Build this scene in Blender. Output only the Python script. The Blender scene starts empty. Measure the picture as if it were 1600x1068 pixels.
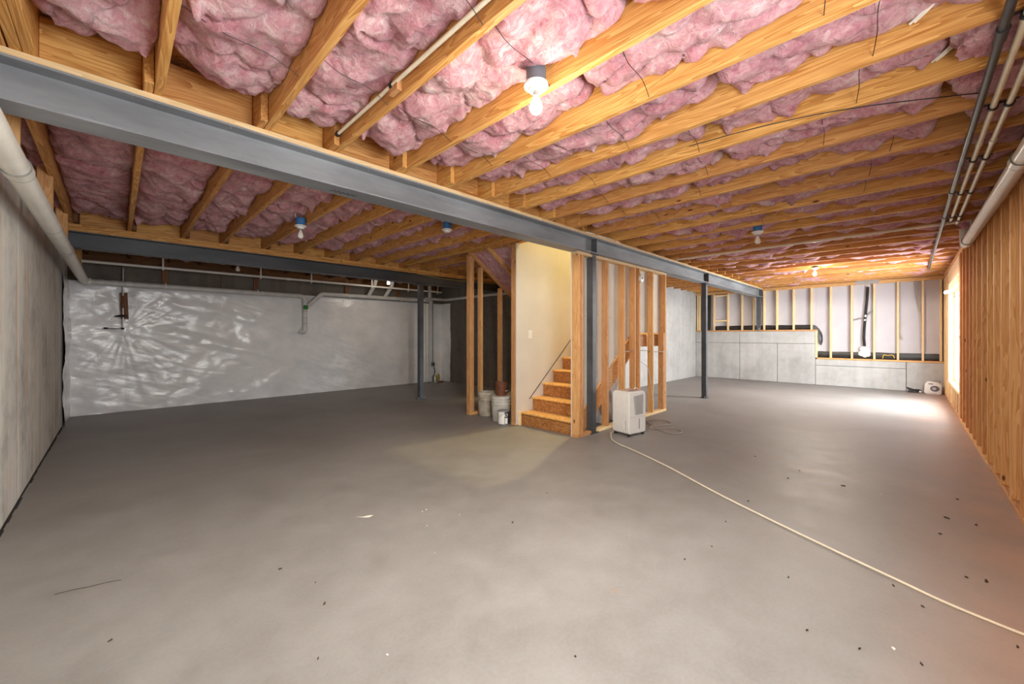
import bpy, bmesh, math, random
import numpy as np
from mathutils import Vector, Matrix

random.seed(7)
sc = bpy.context.scene
C = sc.collection
H = 1.265                      # camera height above the slab

# ---------------------------------------------------------------- camera
cam_d = bpy.data.cameras.new('camera')
cam_d.sensor_width = 36.0
cam_d.lens = 36.0 * 619.0 / 1600.0
cam_d.shift_y = -11.0 / 1600.0
cam_d.clip_start = 0.02
cam = bpy.data.objects.new('camera', cam_d)
cam.location = (0, 0, H)
cam.rotation_euler = (math.pi / 2, 0, -math.pi / 4)
C.objects.link(cam)
sc.camera = cam

# ---------------------------------------------------------------- world, light, exposure
SKY = 29.0
w = bpy.data.worlds.new('overcast_sky')
sc.world = w
w.use_nodes = True
bg = w.node_tree.nodes['Background']
bg.inputs[0].default_value = (0.93, 0.965, 1.0, 1)
bg.inputs[1].default_value = SKY
sc.view_settings.view_transform = 'Standard'
sc.view_settings.look = 'None'
sc.view_settings.gamma = 1.0
sc.view_settings.use_curve_mapping = False
sc.view_settings.exposure = 0.12
sc.cycles.use_denoising = True
sc.cycles.max_bounces = 10
sc.cycles.diffuse_bounces = 7
sc.cycles.sample_clamp_indirect = 6.0
sc.cycles.caustics_reflective = False
sc.cycles.caustics_refractive = False
BULB_W = 15.0        # watts of a lit ceiling bulb, all round
BULB_DOWN = 215.0    # LED bulbs throw most of their light away from the base
STAIR_W = 330.0

def portal(name, x0, x1, z0, z1, y):
    """sky portal: guides sampling of the daylight that enters an opening of the right wall"""
    l = bpy.data.lights.new(name, 'AREA')
    l.shape = 'RECTANGLE'; l.size = x1 - x0; l.size_y = z1 - z0
    l.cycles.is_portal = True
    o = bpy.data.objects.new(name, l)
    o.location = ((x0 + x1) / 2, y, (z0 + z1) / 2)
    o.rotation_euler = (math.pi / 2, 0, 0)     # -Z axis looks toward +Y (into the room)
    C.objects.link(o)
WIN1 = (8.95, 11.15, 0.40, 2.06)
WIN_ADDED = (0.35, 1.75, 0.95, 2.06)  # unseen window, added to bring daylight onto the near floor
portal('daylight_window', *WIN1, -0.72)
portal('daylight_window_added', *WIN_ADDED, -0.72)

# ================================================================ materials
def lin(r, g, b):
    f = lambda c: (c / 255.0 / 12.92) if c / 255.0 <= 0.04045 else ((c / 255.0 + 0.055) / 1.055) ** 2.4
    return (f(r), f(g), f(b), 1.0)

class NT:
    def __init__(s, name, rough=0.6, metal=0.0, spec=0.5):
        s.m = bpy.data.materials.new(name); s.m.use_nodes = True
        s.t = s.m.node_tree; s.n = s.t.nodes
        s.b = s.n['Principled BSDF']
        s.b.inputs['Roughness'].default_value = rough
        s.b.inputs['Metallic'].default_value = metal
        s.b.inputs['Specular IOR Level'].default_value = spec
    def add(s, typ, **kw):
        n = s.n.new(typ)
        for k, v in kw.items(): setattr(n, k, v)
        return n
    def link(s, a, b): s.t.links.new(a, b)
    def coords(s, scale=(1, 1, 1), rnd=0.0, kind='Object', offset=None):
        tc = s.add('ShaderNodeTexCoord'); mp = s.add('ShaderNodeMapping')
        mp.inputs['Scale'].default_value = scale
        src = tc.outputs[kind]
        if rnd:
            oi = s.add('ShaderNodeObjectInfo')
            mul = s.add('ShaderNodeMath', operation='MULTIPLY'); mul.inputs[1].default_value = rnd
            s.link(oi.outputs['Random'], mul.inputs[0])
            cmb = s.add('ShaderNodeCombineXYZ')
            for i in range(3): s.link(mul.outputs[0], cmb.inputs[i])
            va = s.add('ShaderNodeVectorMath', operation='ADD')
            s.link(src, va.inputs[0]); s.link(cmb.outputs[0], va.inputs[1]); src = va.outputs[0]
        s.link(src, mp.inputs['Vector'])
        return mp.outputs['Vector']
    def geo(s, scale=(1, 1, 1)):
        g = s.add('ShaderNodeNewGeometry'); mp = s.add('ShaderNodeMapping')
        mp.inputs['Scale'].default_value = scale
        s.link(g.outputs['Position'], mp.inputs['Vector'])
        return mp.outputs['Vector']
    def noise(s, vec, scale, detail=4, rough=0.55, dist=0.0):
        n = s.add('ShaderNodeTexNoise')
        n.inputs['Scale'].default_value = scale; n.inputs['Detail'].default_value = detail
        n.inputs['Roughness'].default_value = rough; n.inputs['Distortion'].default_value = dist
        s.link(vec, n.inputs['Vector']); return n.outputs['Fac']
    def vor(s, vec, scale, feature='F1', out='Distance', rnd=1.0):
        n = s.add('ShaderNodeTexVoronoi', feature=feature)
        n.inputs['Scale'].default_value = scale; n.inputs['Randomness'].default_value = rnd
        s.link(vec, n.inputs['Vector']); return n.outputs[out]
    def ramp(s, fac, stops):
        r = s.add('ShaderNodeValToRGB')
        e = r.color_ramp.elements
        while len(e) < len(stops): e.new(0.5)
        for el, (p, c) in zip(e, stops): el.position = p; el.color = c
        s.link(fac, r.inputs['Fac']); return r.outputs['Color']
    def mix(s, fac, a, b, mode='MIX'):
        m = s.add('ShaderNodeMix', data_type='RGBA', blend_type=mode)
        for sock, v in ((m.inputs[0], fac), (m.inputs[6], a), (m.inputs[7], b)):
            if hasattr(v, 'node'): s.link(v, sock)
            else: sock.default_value = v
        return m.outputs[2]
    def math(s, op, a, b=None, clamp=False):
        m = s.add('ShaderNodeMath', operation=op, use_clamp=clamp)
        for i, v in enumerate((a, b)):
            if v is None: continue
            if hasattr(v, 'node'): s.link(v, m.inputs[i])
            else: m.inputs[i].default_value = v
        return m.outputs[0]
    def bump(s, h, strength=0.3, dist=0.01):
        b = s.add('ShaderNodeBump')
        b.inputs['Strength'].default_value = strength; b.inputs['Distance'].default_value = dist
        s.link(h, b.inputs['Height']); s.link(b.outputs['Normal'], s.b.inputs['Normal'])
    def col(s, c):
        if hasattr(c, 'node'): s.link(c, s.b.inputs['Base Color'])
        else: s.b.inputs['Base Color'].default_value = c

def plain(name, rgb, rough=0.5, metal=0.0, var=0.06, scale=12.0, bump=0.0):
    t = NT(name, rough, metal)
    v = t.coords()
    n = t.noise(v, scale, 3)
    c = lin(*rgb)
    d = tuple(x * (1 - 2.2 * var) for x in c[:3]) + (1,)
    e = tuple(min(1, x * (1 + 1.6 * var)) for x in c[:3]) + (1,)
    t.col(t.ramp(n, [(0.3, d), (0.7, e)]))
    if bump: t.bump(t.noise(v, scale * 6, 3), bump, 0.004)
    return t.m

def wood(name, axis, light, dark, knot=True, rough=0.62):
    t = NT(name, rough, 0, 0.35)
    sc_ = [1.0, 1.0, 1.0]; sc_[axis] = 0.07
    v = t.coords(tuple(sc_), rnd=37.0)
    fine = t.noise(v, 95, 3, 0.6)
    rings = t.noise(v, 16, 2, 0.5, 0.6)
    saw = t.math('FRACT', t.math('MULTIPLY', rings, 9.0))
    band = t.math('ADD', t.math('MULTIPLY', saw, 0.6), t.math('MULTIPLY', fine, 0.5))
    c = t.ramp(band, [(0.15, lin(*light)), (0.62, lin(*[(a + b) / 2 for a, b in zip(light, dark)])), (0.98, lin(*dark))])
    oi = t.add('ShaderNodeObjectInfo')
    hs = t.add('ShaderNodeHueSaturation')
    t.link(t.math('ADD', t.math('MULTIPLY', oi.outputs['Random'], 0.28), 0.86), hs.inputs['Value'])
    t.link(t.math('ADD', t.math('MULTIPLY', oi.outputs['Random'], 0.012), 0.494), hs.inputs['Hue'])
    t.link(c, hs.inputs['Color'])
    c = hs.outputs['Color']
    if knot:
        s2 = [7.0, 7.0, 7.0]; s2[axis] = 2.6
        k = t.vor(t.coords(tuple(s2), rnd=91.0), 1.0)
        km = t.ramp(k, [(0.05, (1, 1, 1, 1)), (0.09, (0, 0, 0, 1))])
        c = t.mix(km, c, lin(96, 52, 24))
    t.col(c)
    t.bump(band, 0.12, 0.002)
    return t.m

JL, JD = (228, 178, 110), (172, 108, 48)
SL, SD = (226, 178, 122), (186, 128, 76)
M = {}
for i, ax in enumerate('xyz'):
    M['joist_' + ax] = wood('joist_wood_' + ax, i, JL, JD)
    M['stud_' + ax] = wood('stud_wood_' + ax, i, SL, SD)
    M['pale_' + ax] = wood('pale_wood_' + ax, i, (240, 216, 172), (218, 182, 128))
    M['old_' + ax] = wood('aged_wood_' + ax, i, (142, 96, 58), (100, 62, 36))

def make_osb(name, a, b, c):
    t = NT(name, 0.7)
    v = t.coords((1, 1, 1), rnd=13.0)
    fl = t.vor(v, 55.0, out='Color')
    f2 = t.noise(v, 22, 4, 0.7, 1.5)
    sep = t.add('ShaderNodeSeparateColor'); t.link(fl, sep.inputs[0])
    m_ = t.math('ADD', t.math('MULTIPLY', sep.outputs[0], 0.55), t.math('MULTIPLY', f2, 0.55))
    t.col(t.ramp(m_, [(0.2, lin(*a)), (0.5, lin(*b)), (0.85, lin(*c))]))
    t.bump(m_, 0.15, 0.002)
    return t.m
M['osb'] = make_osb('oriented_strand_board', (134, 84, 40), (164, 108, 56), (188, 132, 74))
M['osb_pale'] = make_osb('pale_strand_board', (204, 172, 124), (226, 200, 154), (240, 220, 182))
M['tread'] = make_osb('tread_board', (190, 132, 66), (216, 162, 92), (232, 186, 120))

def make_insulation():
    t = NT('pink_fibreglass', 1.0, 0, 0.05)
    g = t.geo()
    big = t.noise(g, 5.5, 4, 0.6, 0.8)
    mid = t.noise(g, 17, 4, 0.65, 1.6)
    fib = t.noise(t.geo((1.0, 0.35, 1.0)), 150, 4, 0.7, 1.0)
    mm = t.math('ADD', t.math('MULTIPLY', big, 0.5), t.math('MULTIPLY', mid, 0.5))
    c = t.ramp(mm, [(0.32, lin(168, 94, 106)), (0.44, lin(205, 141, 150)), (0.55, lin(222, 174, 178)), (0.66, lin(238, 214, 211))])
    f = t.ramp(fib, [(0.3, (0.70, 0.64, 0.66, 1)), (0.62, (1, 1, 1, 1))])
    t.col(t.mix(0.8, c, f, 'MULTIPLY'))
    t.bump(t.math('ADD', t.math('MULTIPLY', mid, 1.6), t.math('MULTIPLY', fib, 0.55)), 0.75, 0.018)
    t.b.inputs['Sheen Weight'].default_value = 0.25
    return t.m
M['pink'] = make_insulation()

def make_floor():
    t = NT('concrete_slab', 0.5, 0, 0.45)
    g = t.geo()
    a = t.noise(g, 0.55, 5, 0.6, 0.4)
    b = t.noise(g, 4.0, 5, 0.65, 0.3)
    d = t.noise(g, 60, 3, 0.6)
    mm = t.math('ADD', t.math('ADD', t.math('MULTIPLY', a, 0.55), t.math('MULTIPLY', b, 0.3)), t.math('MULTIPLY', d, 0.15))
    c = t.ramp(mm, [(0.34, lin(121, 117, 113)), (0.5, lin(137, 134, 131)), (0.66, lin(150, 148, 146))])
    # dusty reddish soil near the framed wall, far end
    sx = t.add('ShaderNodeSeparateXYZ'); t.link(g, sx.inputs[0])
    near = t.math('SUBTRACT', 1.0, t.math('MULTIPLY', t.math('ADD', sx.outputs[1], 0.54), 1.5), True)
    n2 = t.noise(g, 2.4, 4, 0.6)
    dust = t.math('MULTIPLY', t.math('MULTIPLY', near, t.math('MULTIPLY', n2, 1.25)), 0.75, True)
    c = t.mix(dust, c, lin(196, 152, 128))
    # scuff stains in front of the window wall
    p = t.add('ShaderNodeVectorMath', operation='DISTANCE'); t.link(g, p.inputs[0]); p.inputs[1].default_value = (4.6, 0.75, 0)
    st = t.math('MULTIPLY', t.math('SUBTRACT', 1.0, t.math('MULTIPLY', p.outputs['Value'], 0.9), True),
                t.math('MULTIPLY', t.math('SUBTRACT', t.noise(g, 7, 5, 0.75, 1.0), 0.5, True), 4.5), True)
    c = t.mix(st, c, lin(140, 116, 92))
    # rusty drips
    vv = t.vor(g, 1.1)
    sp = t.math('MULTIPLY', t.ramp(vv, [(0.012, (1, 1, 1, 1)), (0.03, (0, 0, 0, 1))]), 0.4)
    c = t.mix(sp, c, lin(176, 128, 56))
    t.col(c)
    r = t.math('ADD', 0.40, t.math('MULTIPLY', b, 0.25)); t.link(r, t.b.inputs['Roughness'])
    t.bump(t.math('ADD', t.math('MULTIPLY', b, 0.5), t.math('MULTIPLY', d, 0.2)), 0.08, 0.01)
    return t.m
M['floor'] = make_floor()

def make_concrete(name, base, streak, streak_amt, dark=0.78):
    t = NT(name, 0.85, 0, 0.3)
    g = t.geo()
    a = t.noise(g, 1.1, 5, 0.6, 0.3)
    b = t.noise(g, 9, 5, 0.65)
    s = t.noise(t.geo((3.2, 3.2, 0.22)), 1.6, 4, 0.6, 0.3)
    mm = t.math('ADD', t.math('ADD', t.math('MULTIPLY', a, 0.5), t.math('MULTIPLY', b, 0.25)), t.math('MULTIPLY', s, 0.25))
    lo = lin(*[x * dark for x in base]); hi = lin(*[min(255, x * 1.09) for x in base])
    c = t.ramp(mm, [(0.33, lo), (0.5, lin(*base)), (0.66, hi)])
    s2 = t.noise(t.geo((4.0, 4.0, 0.3)), 1.3, 3, 0.6)
    sm = t.math('MULTIPLY', t.ramp(s2, [(0.52, (0, 0, 0, 1)), (0.74, (1, 1, 1, 1))]), streak_amt)
    c = t.mix(sm, c, lin(*streak))
    pits = t.ramp(t.vor(g, 26), [(0.05, (1, 1, 1, 1)), (0.085, (0, 0, 0, 1))])
    pm = t.math('MULTIPLY', pits, t.math('SUBTRACT', t.noise(g, 3.0, 2), 0.45, True))
    c = t.mix(t.math('MULTIPLY', pm, 3.0, True), c, lo)
    t.col(c)
    t.bump(t.math('ADD', b, t.math('MULTIPLY', a, 0.5)), 0.2, 0.01)
    return t.m
M['conc_left'] = make_concrete('stained_concrete', (212, 211, 206), (190, 154, 120), 0.6, 0.72)
M['conc_pale'] = make_concrete('pale_concrete', (186, 186, 184), (172, 164, 150), 0.3, 0.86)
M['conc_dark'] = make_concrete('dark_concrete', (112, 106, 98), (96, 76, 58), 0.5)  # darker concrete with brown streaks, for back and inner walls and far-wall cores

def make_plastic_sheet():
    t = NT('reinforced_white_plastic', 0.2, 0, 0.6)
    g = t.geo()
    n = t.noise(g, 3, 3)
    t.col(t.ramp(n, [(0.3, lin(226, 228, 232)), (0.7, lin(242, 243, 245))]))
    wv = t.add('ShaderNodeTexWave', wave_type='BANDS', bands_direction='Z'); wv.inputs['Scale'].default_value = 22; wv.inputs['Distortion'].default_value = 3.0
    t.link(g, wv.inputs['Vector'])
    w2 = t.add('ShaderNodeTexWave', wave_type='BANDS', bands_direction='X'); w2.inputs['Scale'].default_value = 22; w2.inputs['Distortion'].default_value = 2.0
    t.link(g, w2.inputs['Vector'])
    cr = t.noise(t.geo((1.0, 1.0, 2.2)), 7, 3, 0.6, 1.4)
    t.bump(t.math('ADD', t.math('ADD', t.math('MULTIPLY', wv.outputs['Fac'], 0.02), t.math('MULTIPLY', w2.outputs['Fac'], 0.02)), t.math('MULTIPLY', cr, 0.35)), 0.5, 0.02)
    return t.m
M['sheet'] = make_plastic_sheet()

def make_steel(name, base, scuff):
    t = NT(name, 0.5, 0.15, 0.5)
    g = t.geo()
    a = t.noise(t.geo((0.5, 2, 2)), 2.0, 5, 0.6)
    b = t.noise(g, 30, 4, 0.7)
    lo = lin(*[x * 0.86 for x in base]); hi = lin(*[x * 1.1 for x in base])
    c = t.ramp(a, [(0.35, lo), (0.65, hi)])
    sm = t.math('MULTIPLY', t.math('SUBTRACT', b, 0.62, True), 4.0, True)
    t.col(t.mix(sm, c, lin(*scuff)))
    t.bump(b, 0.05, 0.003)
    return t.m
M['beam'] = make_steel('grey_primed_steel', (142, 146, 151), (98, 100, 102))
M['column'] = make_steel('dark_primed_steel', (80, 83, 88), (106, 100, 95))
M['drywall'] = plain('drywall_paint', (214, 212, 206), 0.7, var=0.02, scale=3, bump=0.05)
M['drywall_back'] = plain('drywall_back_paper', (222, 214, 200), 0.8, var=0.03, scale=4)
M['sheath'] = plain('grey_foam_sheathing', (188, 185, 190), 0.7, var=0.02, scale=3)
M['pvc'] = plain('white_pvc', (226, 224, 216), 0.3, var=0.03, scale=6)
M['pvc_grey'] = plain('weathered_pvc', (204, 203, 200), 0.35, var=0.05, scale=5)
M['cpvc'] = plain('cream_cpvc', (232, 222, 196), 0.3, var=0.03)
M['pipe_seam'] = plain('grey_pipe_cement', (128, 126, 122), 0.5)
M['black_pipe'] = plain('black_iron', (58, 60, 64), 0.35, 0.3)
M['black'] = plain('black_rubber', (26, 26, 28), 0.55)
M['membrane'] = plain('black_membrane', (38, 36, 36), 0.4, var=0.15, scale=9, bump=0.4)
M['appliance'] = plain('white_appliance_plastic', (232, 231, 227), 0.35, var=0.015)
M['grille'] = plain('grey_grille', (186, 187, 188), 0.5)
M['tan_dust'] = plain('dusty_tan_top', (206, 180, 150), 0.6, var=0.1, scale=20)
M['panel_pink'] = plain('faded_control_panel', (186, 160, 156), 0.5, var=0.12, scale=40)
M['bucket'] = plain('dirty_white_bucket', (206, 203, 194), 0.5, var=0.12, scale=9)
M['bucket_dirt'] = plain('muddy_bucket', (190, 180, 164), 0.6, var=0.2, scale=7)
M['rust_pail'] = plain('brown_plastic_pail', (112, 66, 42), 0.5, var=0.15, scale=14)
M['metal'] = plain('galvanised_metal', (176, 178, 180), 0.35, 0.7, var=0.05)
M['white_label'] = plain('white_paper_label', (240, 240, 238), 0.6, var=0.02)
M['navy'] = plain('navy_ink', (34, 40, 62), 0.5, var=0.04)
M['green'] = plain('green_sticker', (30, 112, 44), 0.5)
M['blue_box'] = plain('blue_junction_box', (58, 118, 178), 0.45, var=0.06)
M['grey_box'] = plain('grey_junction_box', (96, 100, 108), 0.45, var=0.06)
M['porcelain'] = plain('white_porcelain', (236, 236, 232), 0.3, var=0.02)
M['bulb_off'] = plain('frosted_bulb_glass', (244, 240, 228), 0.25, var=0.01)
M['cord'] = plain('cream_cord', (232, 222, 200), 0.5, var=0.03)
M['cord_grey'] = plain('grey_cord', (166, 156, 144), 0.5, var=0.03)
M['romex'] = plain('yellow_cable_jacket', (208, 176, 72), 0.5)
M['cable_white'] = plain('white_cable_jacket', (228, 224, 212), 0.5)
M['foam'] = plain('white_spray_foam', (240, 238, 232), 0.8, var=0.03, scale=30, bump=0.5)
M['wire'] = plain('dark_spring_wire', (48, 44, 42), 0.5, 0.4)
M['rusty'] = plain('rusty_iron', (112, 78, 50), 0.6, 0.2, var=0.2, scale=40)
M['leaf'] = plain('dead_leaf_crumb', (64, 52, 42), 0.8, var=0.2, scale=80)
M['paint_fleck'] = plain('dried_white_paint', (226, 222, 212), 0.7)
M['joint'] = plain('dark_joint', (40, 37, 34), 0.9)
M['yellow'] = plain('yellow_plastic', (198, 176, 60), 0.5)
M['red'] = plain('red_plastic', (160, 50, 46), 0.5)
M['vinyl'] = plain('white_vinyl_frame', (242, 242, 240), 0.35, var=0.01)
M['ink'] = plain('dark_marker_ink', (44, 46, 52), 0.6)

def make_bulb_on(strength, rgb):
    t = NT('lit_bulb_glass', 0.3)
    t.col(lin(255, 250, 235))
    t.b.inputs['Emission Color'].default_value = lin(*rgb)
    t.b.inputs['Emission Strength'].default_value = strength
    return t.m
M['bulb_on'] = make_bulb_on(14.0, (255, 240, 205))

def make_glass():
    m = bpy.data.materials.new('clear_window_glass'); m.use_nodes = True
    n = m.node_tree.nodes; n.clear()
    out = n.new('ShaderNodeOutputMaterial'); mx = n.new('ShaderNodeMixShader'); mx.inputs[0].default_value = 0.07
    tr = n.new('ShaderNodeBsdfTransparent'); tr.inputs[0].default_value = (0.95, 0.97, 0.97, 1)
    gl = n.new('ShaderNodeBsdfGlossy'); gl.inputs['Roughness'].default_value = 0.02
    L = m.node_tree.links.new
    L(tr.outputs[0], mx.inputs[1]); L(gl.outputs[0], mx.inputs[2]); L(mx.outputs[0], out.inputs[0])
    return m
M['glass'] = make_glass()

def make_thin_poly():
    m = bpy.data.materials.new('translucent_drop_sheet'); m.use_nodes = True
    t = m.node_tree; n = t.nodes
    b = n['Principled BSDF']; b.inputs['Base Color'].default_value = lin(226, 228, 232); b.inputs['Roughness'].default_value = 0.25
    mx = n.new('ShaderNodeMixShader'); mx.inputs[0].default_value = 0.35
    tr = n.new('ShaderNodeBsdfTransparent')
    out = [x for x in n if x.type == 'OUTPUT_MATERIAL'][0]
    t.links.new(b.outputs[0], mx.inputs[1]); t.links.new(tr.outputs[0], mx.inputs[2]); t.links.new(mx.outputs[0], out.inputs[0])
    return m
M['poly'] = make_thin_poly()

# ================================================================ geometry helpers
WLOC = {}
def wl(p): return WLOC.get(p.name, Vector((0, 0, 0))) if p else Vector((0, 0, 0))

def mat(m): return M[m] if isinstance(m, str) else m

def place(o, c, parent):
    c = Vector(c)
    if parent is not None:
        o.parent = parent
        o.location = c - wl(parent)
    else:
        o.location = c
    C.objects.link(o)
    WLOC[o.name] = c
    return o

_cache = {}
def box(name, x0, x1, y0, y1, z0, z1, m, parent=None, bevel=0.0025):
    """axis-aligned board; alike sizes share mesh data"""
    d = (round(abs(x1 - x0), 4), round(abs(y1 - y0), 4), round(abs(z1 - z0), 4))
    key = (d, m if isinstance(m, str) else m.name, bevel)
    me = _cache.get(key)
    if me is None:
        bm = bmesh.new()
        bmesh.ops.create_cube(bm, size=1.0)
        bmesh.ops.scale(bm, vec=d, verts=bm.verts)
        if bevel and min(d) > bevel * 3:
            bmesh.ops.bevel(bm, geom=bm.edges[:], offset=bevel, segments=1, affect='EDGES')
        me = bpy.data.meshes.new(name); bm.to_mesh(me); bm.free()
        me.materials.append(mat(m)); _cache[key] = me
    o = bpy.data.objects.new(name, me)
    return place(o, ((x0 + x1) / 2, (y0 + y1) / 2, (z0 + z1) / 2), parent)

class MB:
    """collects shapes in world space; build() links them as ONE mesh object"""
    def __init__(s): s.v = []; s.f = []; s.mi = []
    def add(s, v, f, mi=0):
        o = len(s.v); s.v += [tuple(p) for p in v]
        s.f += [tuple(i + o for i in q) for q in f]; s.mi += [mi] * len(f); return s
    def box(s, x0, x1, y0, y1, z0, z1, rot=None, mi=0):
        v = [(x, y, z) for z in (z0, z1) for y in (y0, y1) for x in (x0, x1)]
        if rot:
            ang, cx, cy = rot; ca, sa = math.cos(ang), math.sin(ang)
            v = [(cx + (x - cx) * ca - (y - cy) * sa, cy + (x - cx) * sa + (y - cy) * ca, z) for x, y, z in v]
        return s.add(v, [(0, 2, 3, 1), (4, 5, 7, 6), (0, 1, 5, 4), (2, 6, 7, 3), (0, 4, 6, 2), (1, 3, 7, 5)], mi)
    def prism(s, poly, axis, a, b, mi=0):
        """poly: list of 2-D points; extruded along axis from a to b"""
        def P(u, w, t):
            return {0: (t, u, w), 1: (u, t, w), 2: (u, w, t)}[axis]
        n = len(poly)
        v = [P(u, w, a) for u, w in poly] + [P(u, w, b) for u, w in poly]
        f = [tuple(range(n)), tuple(range(2 * n - 1, n - 1, -1))] + [(i, (i + 1) % n + 0 if False else (i + 1) % n, (i + 1) % n + n, i + n) for i in range(n)]
        return s.add(v, f, mi)
    def tube(s, pts, r, seg=10, smooth=0, caps=True, mi=0):
        P = [Vector(p) for p in pts]
        if smooth:
            Q = []
            for i in range(len(P) - 1):
                a, b, c, d = P[max(i - 1, 0)], P[i], P[i + 1], P[min(i + 2, len(P) - 1)]
                for k in range(smooth):
                    t = k / smooth
                    Q.append(0.5 * (2 * b + (c - a) * t + (2 * a - 5 * b + 4 * c - d) * t * t + (3 * b - a - 3 * c + d) * t ** 3))
            P = Q + [P[-1]]
        rr = r if isinstance(r, (list, tuple)) else [r] * len(P)
        v = []; f = []
        up = None
        for i, p in enumerate(P):
            d = ((P[min(i + 1, len(P) - 1)] - P[max(i - 1, 0)])).normalized()
            if up is None or abs(up.dot(d)) > 0.98:
                up = Vector((0, 0, 1)) if abs(d.z) < 0.9 else Vector((1, 0, 0))
            a = d.cross(up).normalized(); b = a.cross(d).normalized(); up = b
            for k in range(seg):
                t = 2 * math.pi * k / seg
                v.append(p + (a * math.cos(t) + b * math.sin(t)) * rr[min(i, len(rr) - 1)])
        n = len(P)
        for i in range(n - 1):
            for k in range(seg):
                f.append((i * seg + k, i * seg + (k + 1) % seg, (i + 1) * seg + (k + 1) % seg, (i + 1) * seg + k))
        if caps:
            f.append(tuple(range(seg - 1, -1, -1))); f.append(tuple(range((n - 1) * seg, n * seg)))
        return s.add(v, f, mi)
    def lathe(s, prof, cx, cy, cz, seg=24, axis='z', mi=0, closed=False):
        """prof: (radius, height) pairs"""
        v = []; f = []; n = len(prof)
        for r, h in prof:
            for k in range(seg):
                t = 2 * math.pi * k / seg
                if axis == 'z': v.append((cx + r * math.cos(t), cy + r * math.sin(t), cz + h))
                elif axis == 'y': v.append((cx + r * math.cos(t), cy + h, cz + r * math.sin(t)))
                else: v.append((cx + h, cy + r * math.cos(t), cz + r * math.sin(t)))
        for i in range(n - 1):
            for k in range(seg):
                f.append((i * seg + k, i * seg + (k + 1) % seg, (i + 1) * seg + (k + 1) % seg, (i + 1) * seg + k))
        f.append(tuple(range(seg - 1, -1, -1))); f.append(tuple(range((n - 1) * seg, n * seg)))
        return s.add(v, f, mi)
    def build(s, name, mats, parent=None, smooth=False, base=False, bevel=0):
        V = np.array(s.v, float)
        lo, hi = V.min(0), V.max(0)
        c = (lo + hi) / 2
        if base: c[2] = lo[2]
        me = bpy.data.meshes.new(name)
        me.from_pydata([tuple(p) for p in (V - c)], [], s.f)
        for m_ in (mats if isinstance(mats, (list, tuple)) else [mats]): me.materials.append(mat(m_))
        if any(s.mi): me.polygons.foreach_set('material_index', s.mi)
        bm = bmesh.new(); bm.from_mesh(me)
        bmesh.ops.recalc_face_normals(bm, faces=bm.faces)
        if bevel:
            bmesh.ops.bevel(bm, geom=[e for e in bm.edges if e.is_manifold and e.calc_face_angle(0) > 0.6], offset=bevel, segments=2, affect='EDGES')
        bm.to_mesh(me); bm.free()
        if smooth:
            me.polygons.foreach_set('use_smooth', [True] * len(me.polygons))
            me.set_sharp_from_angle(angle=math.radians(38))
        o = bpy.data.objects.new(name, me)
        return place(o, c, parent)

def tag(o, label, cat, group=None):
    o['label'] = label; o['category'] = cat
    if group: o['group'] = group
    return o
def thing(name, label, cat, loc, group=None):
    e = bpy.data.objects.new(name, None); e.empty_display_size = 0.1
    place(e, loc, None)
    return tag(e, label, cat, group)
def struct(o): o['kind'] = 'structure'; return o
def sroot(name, loc):
    e = bpy.data.objects.new(name, None); e.empty_display_size = 0.2
    return struct(place(e, loc, None))

# ---- vectorised gradient noise (shapes of insulation and sheeting)
def _hash(ix, iy, seed):
    h = (ix.astype(np.int64) * 374761393 + iy.astype(np.int64) * 668265263 + seed * 974711) & 0xffffffff
    h = ((h ^ (h >> 13)) * 1274126177) & 0xffffffff
    return (h ^ (h >> 16)) & 0xffffffff
def perlin(x, y, seed=0):
    x0 = np.floor(x); y0 = np.floor(y); fx = x - x0; fy = y - y0
    u = fx * fx * fx * (fx * (fx * 6 - 15) + 10); v = fy * fy * fy * (fy * (fy * 6 - 15) + 10)
    def g(ix, iy, dx, dy):
        a = _hash(ix, iy, seed) / 4294967296.0 * 2 * np.pi
        return np.cos(a) * dx + np.sin(a) * dy
    n00 = g(x0, y0, fx, fy); n10 = g(x0 + 1, y0, fx - 1, fy)
    n01 = g(x0, y0 + 1, fx, fy - 1); n11 = g(x0 + 1, y0 + 1, fx - 1, fy - 1)
    return (n00 * (1 - u) + n10 * u) * (1 - v) + (n01 * (1 - u) + n11 * u) * v
def fbm(x, y, seed, octv=3):
    s = 0; a = 1.0
    for i in range(octv):
        s = s + a * perlin(x * 2 ** i, y * 2 ** i, seed + i * 17); a *= 0.5
    return s

# ================================================================ key dimensions
XL, YR, XF, YB = -0.53, -0.54, 12.58, 9.15      # left wall, right wall, far wall, back wall
XI, YI = 6.40, 4.60                             # the inner corner of the foundation
ZJ, ZD = 2.545, 2.83                            # joist underside, deck underside
B1, B2 = 2.905, 6.85                            # beam lines
ST_X0, ST_X1, ST_Y0, ST_Y1 = 4.05, 6.50, 2.97, 4.88   # stair opening

# ================================================================ the setting
# ---- floor
fl = MB().box(XL - 0.3, XF + 0.3, YR - 0.3, YB + 0.3, -0.12, 0.0).build('floor', 'floor')
struct(fl)
j = MB(); rng = random.Random(3)
for k in range(60):                             # ragged open joint along the stained wall
    y0 = -0.5 + k * 0.145
    j.box(XL, XL + 0.008 + rng.random() * 0.012, y0, y0 + 0.15, -0.001, 0.002)
j.build('expansion_joint', 'joint', fl)
cr = MB()
pts = [(-0.212, 2.947), (-0.15, 2.935), (-0.09, 2.912), (-0.03, 2.90), (0.021, 2.878)]
for a, b in zip(pts, pts[1:]):
    cr.add([(a[0], a[1], 0.0006), (a[0] - 0.001, a[1] - 0.006, 0.0006), (b[0] - 0.001, b[1] - 0.005, 0.0006), (b[0], b[1], 0.0006)], [(0, 1, 2, 3)])
cr.build('crack', 'joint', fl)

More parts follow.
